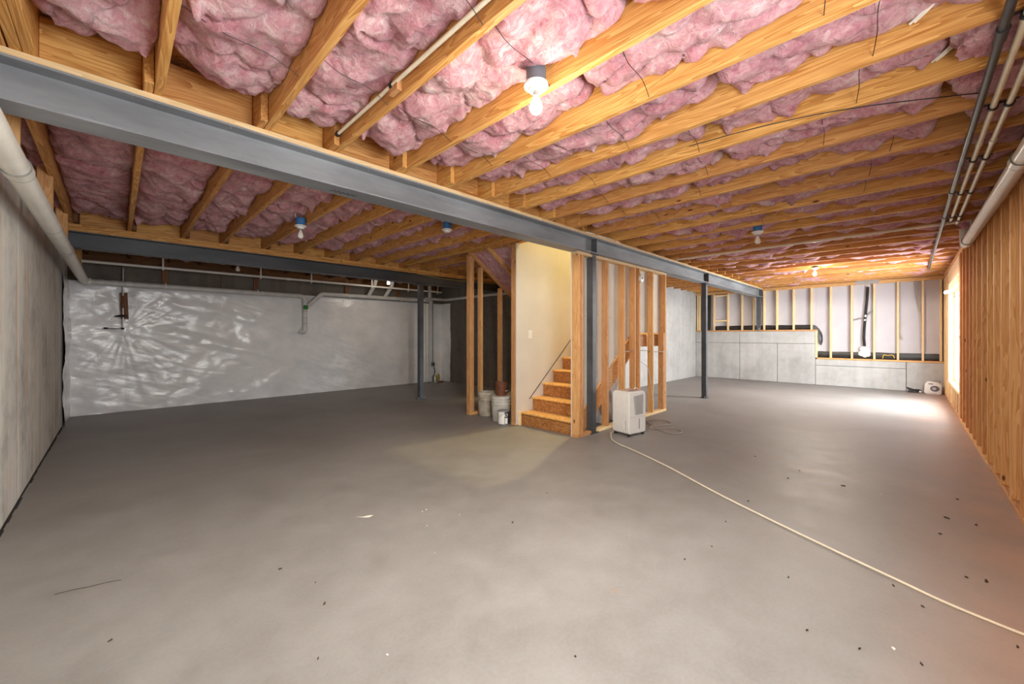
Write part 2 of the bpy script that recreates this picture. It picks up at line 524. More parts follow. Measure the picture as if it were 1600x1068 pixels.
# ---- foundation walls
wlft = sroot('wall_left', (XL - 0.13, 4.2, 0))
xs = -0.7
for k, (a, b) in enumerate([(-0.84, 0.4), (0.4, 2.62), (2.62, 4.83), (4.83, 7.04), (7.04, YB + 0.3)]):
    box('concrete_panel', XL - 0.25, XL, a + 0.002, b - 0.002, 0, 2.50, 'conc_left', wlft, 0.004)
box('wall_core', XL - 0.3, XL - 0.006, -0.84, YB + 0.3, 0, ZD, 'conc_left', wlft, 0)
wbk = sroot('wall_back', (2.9, YB + 0.1, 0))
for a, b in [(XL, 1.4), (1.4, 3.3), (3.3, 5.2), (5.2, XI + 0.25)]:
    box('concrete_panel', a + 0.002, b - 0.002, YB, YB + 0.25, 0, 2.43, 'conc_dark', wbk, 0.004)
box('sill_plate', XL, XI, YB + 0.02, YB + 0.16, 2.43, 2.47, 'old_x', wbk)
box('rim_board', XL - 0.25, XI + 0.25, YB + 0.14, YB + 0.3, 2.43, ZD, 'old_x', wbk)
win_ = sroot('wall_inner', (XI + 0.12, 6.9, 0))
for a, b in [(YI, 6.1), (6.1, 7.6), (7.6, YB)]:
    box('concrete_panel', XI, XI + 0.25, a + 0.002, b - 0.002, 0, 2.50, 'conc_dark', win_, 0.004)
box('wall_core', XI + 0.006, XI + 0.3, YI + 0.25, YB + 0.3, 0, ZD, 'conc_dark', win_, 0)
wsd = sroot('wall_side', (9.5, YI + 0.12, 0))
for a, b in [(XI + 0.25, 8.2), (8.2, 10.1), (10.1, 11.4), (11.4, XF)]:
    box('concrete_panel', a + 0.002, b - 0.002, YI, YI + 0.25, 0, 2.50, 'conc_pale', wsd, 0.004)
box('wall_core', XI + 0.2, XF + 0.3, YI + 0.006, YI + 0.3, 0, ZD, 'conc_pale', wsd, 0)

# ---- far wall: stepped concrete with a framed wall on top
wf = sroot('wall_far', (XF + 0.1, 2.0, 0))
YS = 1.67
def fpanel(y0, y1, z0, z1): box('concrete_panel', XF, XF + 0.25, y0 + 0.005, y1 - 0.005, z0 + 0.004, z1 - 0.004, 'conc_pale', wf, 0.004)
fpanel(3.40, YI, 0, 1.04); fpanel(2.49, 3.40, 0, 1.04); fpanel(YS, 2.49, 0, 1.04)
fpanel(3.40, YI, 1.04, 1.365); fpanel(YS, 3.40, 1.04, 1.365)
fpanel(0.03, YS, 0, 0.50); fpanel(0.03, YS, 0.50, 0.655); fpanel(YR - 0.14, 0.03, 0, 0.655)
box('wall_core', XF + 0.03, XF + 0.3, YR - 0.3, YI + 0.3, 0, 0.65, 'conc_dark', wf, 0)
box('wall_core', XF + 0.03, XF + 0.3, YS + 0.004, YI + 0.3, 0.65, 1.36, 'conc_dark', wf, 0)
box('sill_plate', XF - 0.005, XF + 0.135, YS - 0.04, YI, 1.365, 1.403, 'stud_y', wf)
box('sill_plate', XF - 0.005, XF + 0.135, YR, YS - 0.04, 0.655, 0.693, 'stud_y', wf)
box('step_stud', XF - 0.005, XF + 0.085, YS - 0.04, YS - 0.002, 0.693, 1.365, 'pale_z', wf)
box('top_plate', XF - 0.005, XF + 0.085, YR, YI, 2.468, 2.506, 'stud_y', wf)
box('top_plate', XF - 0.005, XF + 0.085, YR, YI, 2.507, ZJ, 'stud_y', wf)
def fst(y, z0, mt='stud_z'): box('stud', XF - 0.003, XF + 0.086, y - 0.019, y + 0.019, z0, 2.468, mt, wf)
for y in (4.55, 4.50, 4.09, 3.71, 3.34, 3.05, 2.80, 2.50, 2.13, 1.75): fst(y, 1.403, 'pale_z')
for y in (1.363, 0.963, 0.5625, 0.1645, -0.229, -0.50): fst(y, 0.693, 'pale_z')
box('cripple_sill', XF - 0.002, XF + 0.08, 3.73, 4.07, 1.66, 1.70, 'pale_y', wf)
box('cripple_header', XF - 0.002, XF + 0.08, 3.73, 4.07, 2.40, 2.44, 'pale_y', wf)
for a, b, z in ((4.20, 4.48, 1.40),): box('dark_felt_panel', XF + 0.07, XF + 0.085, a, b, z, 2.46, 'membrane', wf, 0)
edges = [YR, -0.229, 0.1645, 0.5625, 0.963, 1.363, YS]
for a, b in zip(edges, edges[1:]): box('sheathing_panel', XF + 0.086, XF + 0.11, a + 0.001, b - 0.001, 0.66, 2.50, 'sheath', wf, 0)
edges = [YS, 2.13, 2.50, 2.80, 3.34, 3.71, 4.09, YI]
for a, b in zip(edges, edges[1:]): box('sheathing_panel', XF + 0.086, XF + 0.11, a + 0.001, b - 0.001, 1.37, 2.50, 'sheath', wf, 0)
def strip(y0, y1, zb, zt, seed):
    n = max(6, int(abs(y1 - y0) / 0.06)); v = []; f = []
    for i in range(n + 1):
        y = y0 + (y1 - y0) * i / n
        for q, (dx, z) in enumerate(((0.080, zb), (0.060, zb + (zt - zb) * 0.4), (0.070, zb + (zt - zb) * 0.75), (0.082, zt))):
            o = 0.012 * perlin(np.array([y * 5.0]), np.array([q * 1.7]), seed)[0]
            v.append((XF + dx + o, y, z + (0.02 * perlin(np.array([y * 3.0]), np.array([7.1]), seed)[0] if q == 3 else 0)))
    for i in range(n):
        for q in range(3): a = i * 4 + q; f.append((a, a + 4, a + 5, a + 1))
    MB().add(v, f).build('flashing_strip', 'membrane', wf, smooth=True)
box('added_leak_cover', XF + 0.112, XF + 0.14, YR - 0.25, YI + 0.3, 0.3, ZD + 0.03, 'osb', wf, 0)  # unseen cover, added to stop daylight leaking in around the far wall
box('rim_board', XF + 0.045, XF + 0.11, YR, YI, ZJ, ZD, 'stud_y', wf)
for a, b in ((1.40, 1.65), (0.982, 1.344), (0.582, 0.944), (0.184, 0.544), (-0.21, 0.145), (YR + 0.06, -0.248)): strip(a, b, 0.693, 0.85, int(a * 100))
for a, b in ((1.77, 2.11), (2.15, 2.48), (2.52, 2.78), (2.82, 3.03), (3.07, 3.32), (3.36, 3.69), (3.73, 4.07)): strip(a, b, 1.403, 1.53, int(a * 100))
# folded flap of the membrane hanging at the step
fv = []; ff = []
for i, (y, zt, zb) in enumerate(((1.72, 1.53, 1.42), (1.66, 1.50, 1.40), (1.60, 1.42, 1.05), (1.555, 1.33, 1.00), (1.53, 1.26, 1.10))):
    for z in (zb, (zb * 2 + zt) / 3, (zb + 2 * zt) / 3, zt): fv.append((XF + 0.055 - 0.03 * math.sin(i * 1.3 + z * 6), y, z))
for i in range(4):
    for q in range(3): a = i * 4 + q; ff.append((a, a + 4, a + 5, a + 1))
MB().add(fv, ff).build('flashing_flap', 'membrane', wf, smooth=True)

# ---- right wall: open studs, window, added window outside the frame
wr = sroot('wall_right', (6.0, YR - 0.07, 0))
D0, D1 = YR - 0.14, YR
def rplate(x0, x1, z0, z1, nm='bottom_plate'): box(nm, x0, x1, D0, D1, z0, z1, 'stud_x', wr)
rplate(XL, 5.9, 0, 0.038); rplate(5.905, 8.9, 0, 0.038); rplate(8.905, XF, 0, 0.038)
rplate(XL, 4.3, 2.468, 2.506, 'top_plate'); rplate(4.305, 9.1, 2.468, 2.506, 'top_plate'); rplate(9.105, XF, 2.468, 2.506, 'top_plate')
rplate(XL, 6.6, 2.507, ZJ, 'top_plate'); rplate(6.605, XF, 2.507, ZJ, 'top_plate')
def rstud(x, z0=0.038, z1=2.468, mt='stud_z', nm='stud'): box(nm, x - 0.019, x + 0.019, D0, D1, z0, z1, mt, wr)
xs = [3.62, 3.95, 4.36, 4.75, 5.15, 5.545, 5.945, 6.35, 6.79, 7.155, 7.56, 7.97, 8.44, 8.80, 8.88, 8.925]
for x in xs: rstud(x)
for x in (11.20, 11.245, 11.62, 12.02, 12.42, 12.53): rstud(x, mt='pale_z')
for x in (1.82, 2.2, 2.6, 2.95, 3.30, 0.28, -0.02, -0.32): rstud(x)
# window rough opening: sill, cripples, header with strand board face
box('window_sill_plate', WIN1[0], WIN1[1] + 0.03, D0, D1, WIN1[2] - 0.038, WIN1[2], 'pale_x', wr)
for k in range(6): rstud(9.0 + k * 0.43, 0.038, WIN1[2] - 0.038, 'pale_z', 'cripple_stud')
box('window_header', WIN1[0], WIN1[1] + 0.03, D0, D1 + 0.002, WIN1[3] + 0.14, 2.466, 'osb_pale', wr)
for k in range(6): rstud(9.0 + k * 0.43, WIN1[3], WIN1[3] + 0.14, 'pale_z', 'header_block')
box('window_header', WIN_ADDED[0] - 0.03, WIN_ADDED[1] + 0.03, D0, D1, WIN_ADDED[3], 2.466, 'osb_pale', wr)
box('window_sill_plate', WIN_ADDED[0] - 0.03, WIN_ADDED[1] + 0.03, D0, D1, WIN_ADDED[2] - 0.038, WIN_ADDED[2], 'pale_x', wr)
for k in range(4): rstud(0.40 + k * 0.43, 0.038, WIN_ADDED[2] - 0.038, 'stud_z', 'cripple_stud')
# sheathing outside the studs, in sheets
for a, b, z0, z1 in ((XL - 0.3, WIN_ADDED[0], 0, ZD), (WIN_ADDED[1], 5.0, 0, ZD), (5.0, 6.22, 0, ZD), (6.22, 7.44, 0, ZD), (7.44, WIN1[0], 0, ZD),
                     (WIN1[1], 11.9, 0, ZD), (11.9, XF + 0.3, 0, ZD), (WIN1[0], WIN1[1], 0, WIN1[2] - 0.01), (WIN1[0], WIN1[1], WIN1[3] + 0.01, ZD),
                     (WIN_ADDED[0], WIN_ADDED[1], WIN_ADDED[3] + 0.01, ZD), (WIN_ADDED[0], WIN_ADDED[1], 0, WIN_ADDED[2] - 0.01)):
    box('sheathing_panel', a, b, D0 - 0.02, D0 - 0.001, z0, z1, 'osb', wr, 0)
# rim board over the plates, in lengths
for a, b in ((XL, 3.0), (3.0, 5.85), (5.85, 9.0), (9.0, XF)):
    box('rim_board', a + 0.002, b - 0.002, D0, D0 + 0.04, ZJ, ZD, 'old_x' if a > 2.9 and b < 9.1 else 'stud_x', wr)

def sash_window(name, x0, x1, z0, z1, n):
    o = sroot(name, ((x0 + x1) / 2, D0 + 0.02, z0))
    y0, y1, t = D0 + 0.0, D0 + 0.06, 0.045
    fr = MB().box(x0, x1, y0, y1, z0, z0 + t).box(x0, x1, y0, y1, z1 - t, z1).box(x0, x0 + t, y0, y1, z0 + t, z1 - t).box(x1 - t, x1, y0, y1, z0 + t, z1 - t)
    wdt = (x1 - x0) / n
    for k in range(1, n): fr.box(x0 + k * wdt - t / 2, x0 + k * wdt + t / 2, y0, y1, z0 + t, z1 - t)
    fr.build('window_frame', 'vinyl', o)
    for k in range(n):
        box('meeting_rail', x0 + k * wdt + t, x0 + (k + 1) * wdt - t, y0 + 0.01, y1 - 0.01, (z0 + z1) / 2 - 0.02, (z0 + z1) / 2 + 0.02, 'vinyl', o, 0)
        for (a, b) in ((z0 + t, (z0 + z1) / 2 - 0.02), ((z0 + z1) / 2 + 0.02, z1 - t)):
            box('pane', x0 + k * wdt + t * 0.5, x0 + (k + 1) * wdt - t * 0.5, y0 + 0.028, y0 + 0.032, a, b, 'glass', o, 0)
    return o
sash_window('window_1', *WIN1, 2)
sash_window('window_added', *WIN_ADDED, 1)

# ---- ceiling: deck with stair opening, joists, blocking, plates on the beams
dk = MB()
for a, b, c, d in ((XL - 0.3, ST_X0, YR - 0.3, YB + 0.3), (ST_X1, XF + 0.3, YR - 0.3, YI + 0.3), (ST_X0, ST_X1, YR - 0.3, ST_Y0), (ST_X0, XI + 0.3, ST_Y1, YB + 0.3)):
    dk.box(a, b, c, d, ZD, ZD + 0.03)
ceil = struct(dk.build('ceiling', 'osb'))
JX = [-0.26, 0.18, 0.689, 1.114, 1.623, 2.072, 2.535, 2.96, 3.435, 3.90, 4.37, 4.84, 5.32, 5.80, 6.28, 6.76]
while JX[-1] < 12.0: JX.append(JX[-1] + 0.475)
JT = 0.038
def joist(xr, y0, y1, mt='joist_y'): box('floor_joist', xr - JT, xr, y0, y1, ZJ, ZD, mt, ceil)
for xr in JX: joist(xr, YR - 0.095, 3.09)
joist(-0.26 - JT - 0.002, YR - 0.095, 3.09)
JM = [x - 0.041 for x in JX]
for i, xm in enumerate(JM):
    if i == 0: xm = -0.345
    if xm < ST_X0 + 0.02: joist(xm, 2.72, 7.03)
    elif xm < XI + 0.02: joist(xm, ST_Y1 + 0.09, 7.03)
    elif xm > ST_X1 + 0.05: joist(xm, 2.72, YI + 0.2)
    if xm < XI - 0.05: joist(xm + (0.041 if i else 0.04), 6.66, YB + 0.12, 'old_y')
for k in range(2):
    box('header_joist', ST_X0 - 0.12 + k * 0.04, ST_X0 - 0.082 + k * 0.04, 2.99, ST_Y1, ZJ, ZD, 'joist_y', ceil)
box('trimmer_joist', ST_X0, ST_X1, ST_Y1 + 0.005, ST_Y1 + 0.045, ZJ - 0.01, ZD, 'joist_x', ceil)
box('trimmer_joist', ST_X0, ST_X1, ST_Y1 + 0.046, ST_Y1 + 0.086, ZJ - 0.01, ZD, 'joist_x', ceil)
# blocking between joists over the beams
def blocks(yc, xs_, x_end, gap, mt='joist_x'):
    prev = XL
    for x in xs_:
        if x > x_end: break
        a, b = prev + 0.001, x - gap - 0.001
        if b - a > 0.1: box('blocking', a, b, yc - 0.019, yc + 0.019, ZJ, ZJ + 0.24, mt, ceil)
        prev = x
blocks(B1 + 0.035, JX, 12.3, JT + 0.042)
blocks(B2 + 0.04, JM, 6.2, JT + 0.002)
prev = None
# ledger plates lying on the beams
for a, b in ((XL, 3.3), (3.305, 6.9), (6.905, 9.9), (9.905, XF - 0.005)):
    box('beam_plate', a, b, 2.832, 2.978, 2.507, ZJ - 0.0005, 'pale_x', ceil)
for a, b in ((XL + 0.13, 2.7), (2.705, XI)):
    box('beam_plate', a, b, 6.785, 6.925, 2.462, 2.503, 'joist_x', ceil)
    box('beam_plate', a, b, 6.785, 6.925, 2.504, ZJ - 0.0005, 'joist_x', ceil)
# solid wood strip beside the left wall (edge joist on the sill)
box('edge_joist', XL, XL + 0.04, YR, YB, ZJ - 0.03, ZD, 'joist_y', ceil)

# ---- stair enclosure walls
wsr = sroot('wall_stair_right', (5.3, 2.91, 0))
box('bottom_plate', 4.41, 6.51, 2.86, 2.95, 0, 0.038, 'pale_x', wsr)
box('bottom_plate', 4.0, 4.30, 2.86, 2.95, 0, 0.038, 'stud_x', wsr)
box('top_plate', 4.0, 6.52, 2.86, 2.95, 2.262, 2.300, 'pale_x', wsr)
for x, yy in ((4.019, 2.848), (4.058, 2.885), (4.10, 2.856)): box('end_stud', x - 0.019, x + 0.019, yy, 2.95, 0.038, 2.262, 'stud_z', wsr)
for x in (4.692, 5.135, 5.45, 5.585, 6.03, 6.49): box('stud', x - 0.019, x + 0.019, 2.86, 2.95, 0.038, 2.262, 'stud_z', wsr)
for x in (6.415, 6.452): box('cripple_stud', x - 0.018, x + 0.018, 2.86, 2.95, 0.038, 1.30, 'stud_z', wsr)
# drywall hung on the stair side, cut along the stringer
RISE, RUN, SX = 0.183, 0.236, 4.045
def dpanel(poly, y0, y1, m_, parent, nm='drywall_panel'): return MB().prism(poly, 1, y0, y1).build(nm, m_, parent)
dpanel([(4.0, 1.512), (4.0, 2.50), (6.51, 2.50), (6.51, 1.512)], 2.952, 2.965, 'drywall_back', wsr)
dpanel([(4.0, 0.0), (4.0, 1.508), (6.51, 1.508), (6.51, 1.30), (5.50, 1.30), (4.10, 0.20), (4.10, 0.0)], 2.952, 2.965, 'drywall_back', wsr)

wsl = sroot('wall_stair_left', (4.6, 3.92, 0))
dpanel([(3.945, 0.012), (3.945, 2.50), (3.945, 2.81), (5.60, 2.81), (5.60, 0.012)], 3.86, 3.873, 'drywall', wsl)
for x in (3.965, 4.40, 4.81, 5.21, 5.58): box('stud', x - 0.019, x + 0.019, 3.874, 3.964, 0.038, 2.50, 'stud_z', wsl)
box('bottom_plate', 3.945, 5.60, 3.874, 3.964, 0, 0.038, 'stud_x', wsl)
box('top_plate', 3.945, 5.60, 3.874, 3.964, 2.50, 2.538, 'stud_x', wsl)
box('base_block', 3.985, 4.025, 3.835, 3.86, 0, 0.19, 'pale_z', wsl)

wcl = sroot('wall_closet', (4.6, 4.93, 0))
box('bottom_plate', 3.95, 6.38, 4.885, 4.975, 0, 0.038, 'stud_x', wcl)
box('top_plate', 3.95, 4.30, 4.885, 4.975, 2.49, 2.533, 'stud_x', wcl)
for x, zt in ((3.97, 2.49), (4.012, 2.49), (4.20, 2.36), (4.64, 2.06), (5.1, 1.73)):
    box('stud', x - 0.019, x + 0.019, 4.885, 4.975, 0.038, zt, 'stud_z', wcl)

# upper part of the stairwell above the deck
wup = sroot('wall_stairwell', (5.4, 3.9, ZD))
for a, b, c, d in ((ST_X0 - 0.1, ST_X0 - 0.005, ST_Y0 - 0.1, ST_Y1 + 0.1), (ST_X1 + 0.005, ST_X1 + 0.1, ST_Y0 - 0.1, ST_Y1 + 0.1),
                   (ST_X0, ST_X1, ST_Y0 - 0.1, ST_Y0 - 0.005), (ST_X0, ST_X1, ST_Y1 + 0.005, ST_Y1 + 0.1)):
    box('upper_wall_panel', a, b, c, d, ZD + 0.031, 5.2, 'drywall', wup, 0)
box('upper_ceiling_panel', ST_X0 - 0.1, ST_X1 + 0.1, ST_Y0 - 0.1, ST_Y1 + 0.1, 5.2, 5.25, 'drywall', wup, 0)
box('added_light_divider', ST_X0 - 0.1, 5.60, 3.86, 3.964, 2.812, 5.2, 'drywall', wup, 0)  # unseen, added to keep stair light off the closet floor
box('added_end_blocker', 6.496, 6.51, 2.966, 4.88, 1.10, ZD, 'drywall', wup, 0)  # added to stop stair light escaping past the landing
box('shaft_lining', ST_X0 + 0.0, ST_X1, ST_Y0 - 0.005, ST_Y0 + 0.008, 2.502, ZD, 'drywall', wup, 0)

# ================================================================ steel
def ibeam(name, x0, x1, yc, z0, z1, fw, tf, tw, label, m_):
    h = fw / 2; t = tw / 2
    P = [(yc - h, z0), (yc + h, z0), (yc + h, z0 + tf), (yc + t, z0 + tf), (yc + t, z1 - tf), (yc + h, z1 - tf), (yc + h, z1), (yc - h, z1), (yc - h, z1 - tf), (yc - t, z1 - tf), (yc - t, z0 + tf), (yc - h, z0 + tf)]
    root = thing(name, label, 'beam', ((x0 + x1) / 2, yc, z0))
    MB().prism(P, 0, x0, x1).build('beam_body', m_, root)
    return root, P
b1, _ = ibeam('steel_beam', XL, XF - 0.02, B1, 2.303, 2.506, 0.18, 0.012, 0.009, 'long grey steel I-beam resting on the column beside the stairs', 'beam')
for x in (4.355, 8.38, 12.5):
    MB().box(x - 0.006, x + 0.006, B1 - 0.085, B1 - 0.006, 2.316, 2.493).build('web_stiffener', 'column', b1)
# marker scrawl on the underside of the flange
sk = MB()
xx = 1.09
for k, (dx, dy) in enumerate([(0, 0.02), (0.018, -0.02), (0.036, 0.02), (0.054, -0.02), (0.072, 0.02), (0.085, -0.015), (0.1, 0.015), (0.118, -0.02), (0.13, 0.02), (0.15, -0.02), (0.165, 0.012), (0.18, -0.018)]):
    if k: sk.tube([(xx + px_, B1 + 0.02 + py_, 2.3025), (xx + dx, B1 + 0.02 + dy, 2.3025)], 0.0022, 5)
    px_, py_ = dx, dy
sk.build('marker_scrawl', 'ink', b1)
for k in range(22):
    x = 0.05 + k * 0.42; MB().tube([(x, 2.835, 2.522), (x + 0.004, 2.822, 2.498), (x + 0.012, 2.818, 2.478)], 0.0015, 5).build('bent_nail', 'metal', b1)
b2, _ = ibeam('steel_beam', XL + 0.11, XI, B2, 2.275, 2.461, 0.16, 0.011, 0.008, 'dark steel I-beam near the white plastic-covered wall', 'column')
def column(x, y, z0, z1, label, s=0.09):
    root = thing('steel_column', label, 'column', (x, y, z0))
    MB().box(x - s / 2, x + s / 2, y - s / 2, y + s / 2, z0 + 0.012, z1 - 0.01).build('post', 'column', root, bevel=0.006)
    MB().box(x - 0.085, x + 0.085, y - 0.06, y + 0.06, z0, z0 + 0.012).build('base_plate', 'column', root)
    MB().box(x - 0.08, x + 0.08, y - 0.07, y + 0.07, z1 - 0.01, z1).build('cap_plate', 'column', root)
    for sx in (-1, 1): MB().lathe([(0.011, 0), (0.011, 0.012), (0.006, 0.013), (0.006, 0.03)], x + sx * 0.068, y - 0.03, z0 + 0.012, 6).build('anchor_bolt', 'metal', root)
column(4.355, 2.90, 0, 2.302, 'grey square steel column beside the stairs, behind the dehumidifier')
column(8.38, 2.90, 0, 2.302, 'slim steel column standing alone before the far concrete wall')
column(4.28, B2, 0, 2.274, 'dark steel column in front of the white plastic sheeting')
column(12.49, 2.905, 1.404, 2.302, 'short steel post standing on the stepped far wall')

# ================================================================ staircase
st = thing('staircase', 'unfinished strand-board stairs between drywall and stud wall', 'stairs', (4.8, 3.42, 0))
N = 7
for k in range(N):
    x = SX + k * RUN
    box('riser', x, x + 0.019, 2.985, 3.858, k * RISE + (0.0 if k == 0 else 0.0), (k + 1) * RISE - 0.026, 'osb', st)
    if k < N - 1:
        box('tread', x - 0.028, x + RUN + 0.0, 2.985, 3.858, (k + 1) * RISE - 0.025, (k + 1) * RISE, 'tread', st, 0.006)
xt = SX + (N - 1) * RUN
box('landing', xt - 0.028, 6.49, 2.97, 4.88, N * RISE - 0.025, N * RISE, 'tread', st, 0.005)
box('landing_rim', xt + 0.06, 6.50, 2.966, 2.984, N * RISE - 0.20, N * RISE - 0.026, 'stud_x', st)
def stringer(y0, y1):
    zt = lambda x: (x - SX) * RISE / RUN + RISE * 0.75
    a, b = SX + 0.13, xt + 0.16
    MB().prism([(SX + 0.02, 0.0), (SX + 0.22, 0.0), (b, zt(b) - 0.33), (b, zt(b) - 0.02), (SX + 0.02, zt(SX + 0.02) - 0.02)], 1, y0, y1).build('stringer', 'stud_x', st)
stringer(2.966, 2.984)
uf = thing('upper_staircase', 'sloping underside of the upper stairs behind the drywall', 'stairs', (4.7, 4.42, 1.42))
for (ya, yb) in ((3.97, 4.01), (4.40, 4.44), (4.84, 4.88)):
    MB().prism([(3.90, 2.55), (3.90, 2.80), (4.0, 2.80), (5.6, 1.70), (5.6, 1.42), (5.55, 1.42)], 1, ya, yb).build('upper_stringer', 'stud_x', uf)
for k in range(6):
    x = 5.45 - k * RUN
    box('upper_tread', x - RUN - 0.02, x, 3.97, 4.88, N * RISE + (k + 1) * RISE * 0.95 + 0.36, N * RISE + (k + 1) * RISE * 0.95 + 0.38, 'tread', uf)

# lamp high in the stairwell
lp = thing('stairwell_lamp', 'round ceiling lamp high up in the stairwell', 'lamp', (5.75, 3.62, 5.198))
MB().lathe([(0.07, 0), (0.07, -0.02), (0.02, -0.025), (0.02, -0.06)], 5.75, 3.62, 5.198).build('lamp_base', 'porcelain', lp)
MB().lathe([(0.01, 0.075), (0.05, 0.056), (0.075, 0.0), (0.05, -0.056), (0.01, -0.075)], 5.75, 3.62, 5.07, 16).build('lamp_globe', 'bulb_on', lp, smooth=True)
l = bpy.data.lights.new('stairwell_light', 'POINT'); l.energy = STAIR_W; l.color = (1.0, 0.80, 0.36); l.shadow_soft_size = 0.06
lo = bpy.data.objects.new('stairwell_light', l); place(lo, (5.75, 3.62, 4.90), lp)

# ================================================================ ceiling bulbs
LAMPG = 'bulb lampholders under the joists'
def lamp(x, y, zj, kind, on, bulb, label, down=0):
    """x, y: axis; box hangs beside the joist"""
    r = thing('ceiling_lampholder', label, 'lamp', (x, y, 2.42), LAMPG)
    MB().lathe([(0.046, 0.0), (0.05, 0.004), (0.05, 0.075), (0.046, 0.08)], x, y, zj + 0.012, 20).build('junction_box', kind, r, smooth=True)
    MB().lathe([(0.030, -0.03), (0.036, -0.028), (0.040, -0.012), (0.060, -0.006), (0.060, 0.006), (0.05, 0.010)], x, y, zj, 24).build('lampholder', 'porcelain', r, smooth=True)
    MB().tube([(x - 0.03, y + 0.02, zj + 0.06), (x - 0.045, y + 0.03, zj + 0.12), (x - 0.04, y + 0.05, zj + 0.2)], 0.005, 6, 4).build('feed_cable', 'cable_white', r)
    if bulb:
        pr = [(0.013, 0.0), (0.013, -0.02), (0.020, -0.036), (0.028, -0.052), (0.0315, -0.07), (0.029, -0.087), (0.019, -0.099), (0.006, -0.103)]
        bo = MB().lathe(pr, x, y, zj - 0.038, 20).build('bulb', 'bulb_on' if on else 'bulb_off', r, smooth=True)
        MB().lathe([(0.014, 0.0), (0.014, -0.022)], x, y, zj - 0.03, 12).build('bulb_base', 'metal', bo)
        if on:
            ld = bpy.data.lights.new('bulb_light', 'POINT'); ld.energy = on; ld.color = (1.0, 0.91, 0.76); ld.shadow_soft_size = 0.04
            place(bpy.data.objects.new('bulb_light', ld), (x, y, zj - 0.165), r)
        if down:
            ls = bpy.data.lights.new('bulb_downlight', 'SPOT'); ls.energy = down; ls.color = (1.0, 0.93, 0.80); ls.shadow_soft_size = 0.04
            ls.spot_size = math.radians(179); ls.spot_blend = 0.12
            place(bpy.data.objects.new('bulb_downlight', ls), (x, y, zj - 0.165), r)
lamp(1.485, 1.315, 2.51, 'grey_box', BULB_W, True, 'glowing bulb in grey-boxed lampholder on open joist before the beam', BULB_DOWN)
lamp(1.49, 4.90, 2.505, 'blue_box', 0, True, 'unlit bulb in blue-boxed lampholder between the two beams')
lamp(2.78, 3.87, 2.51, 'blue_box', 0, False, 'empty white lampholder under blue box, without a bulb')
lamp(5.50, 1.29, 2.51, 'blue_box', 0, True, 'unlit bulb in blue box beyond the black wire')
lamp(9.22, 1.23, 2.51, 'grey_box', BULB_W * 1.6, True, 'glowing bulb near the stepped far wall', BULB_DOWN * 0.85)
lamp(4.17, 7.95, 2.50, 'grey_box', BULB_W * 0.5, True, 'small glowing bulb above the white drain pipes')
lamp(1.485, 8.16, 2.50, 'grey_box', 0, True, 'unlit bulb above the white pipe, behind the dark beam')

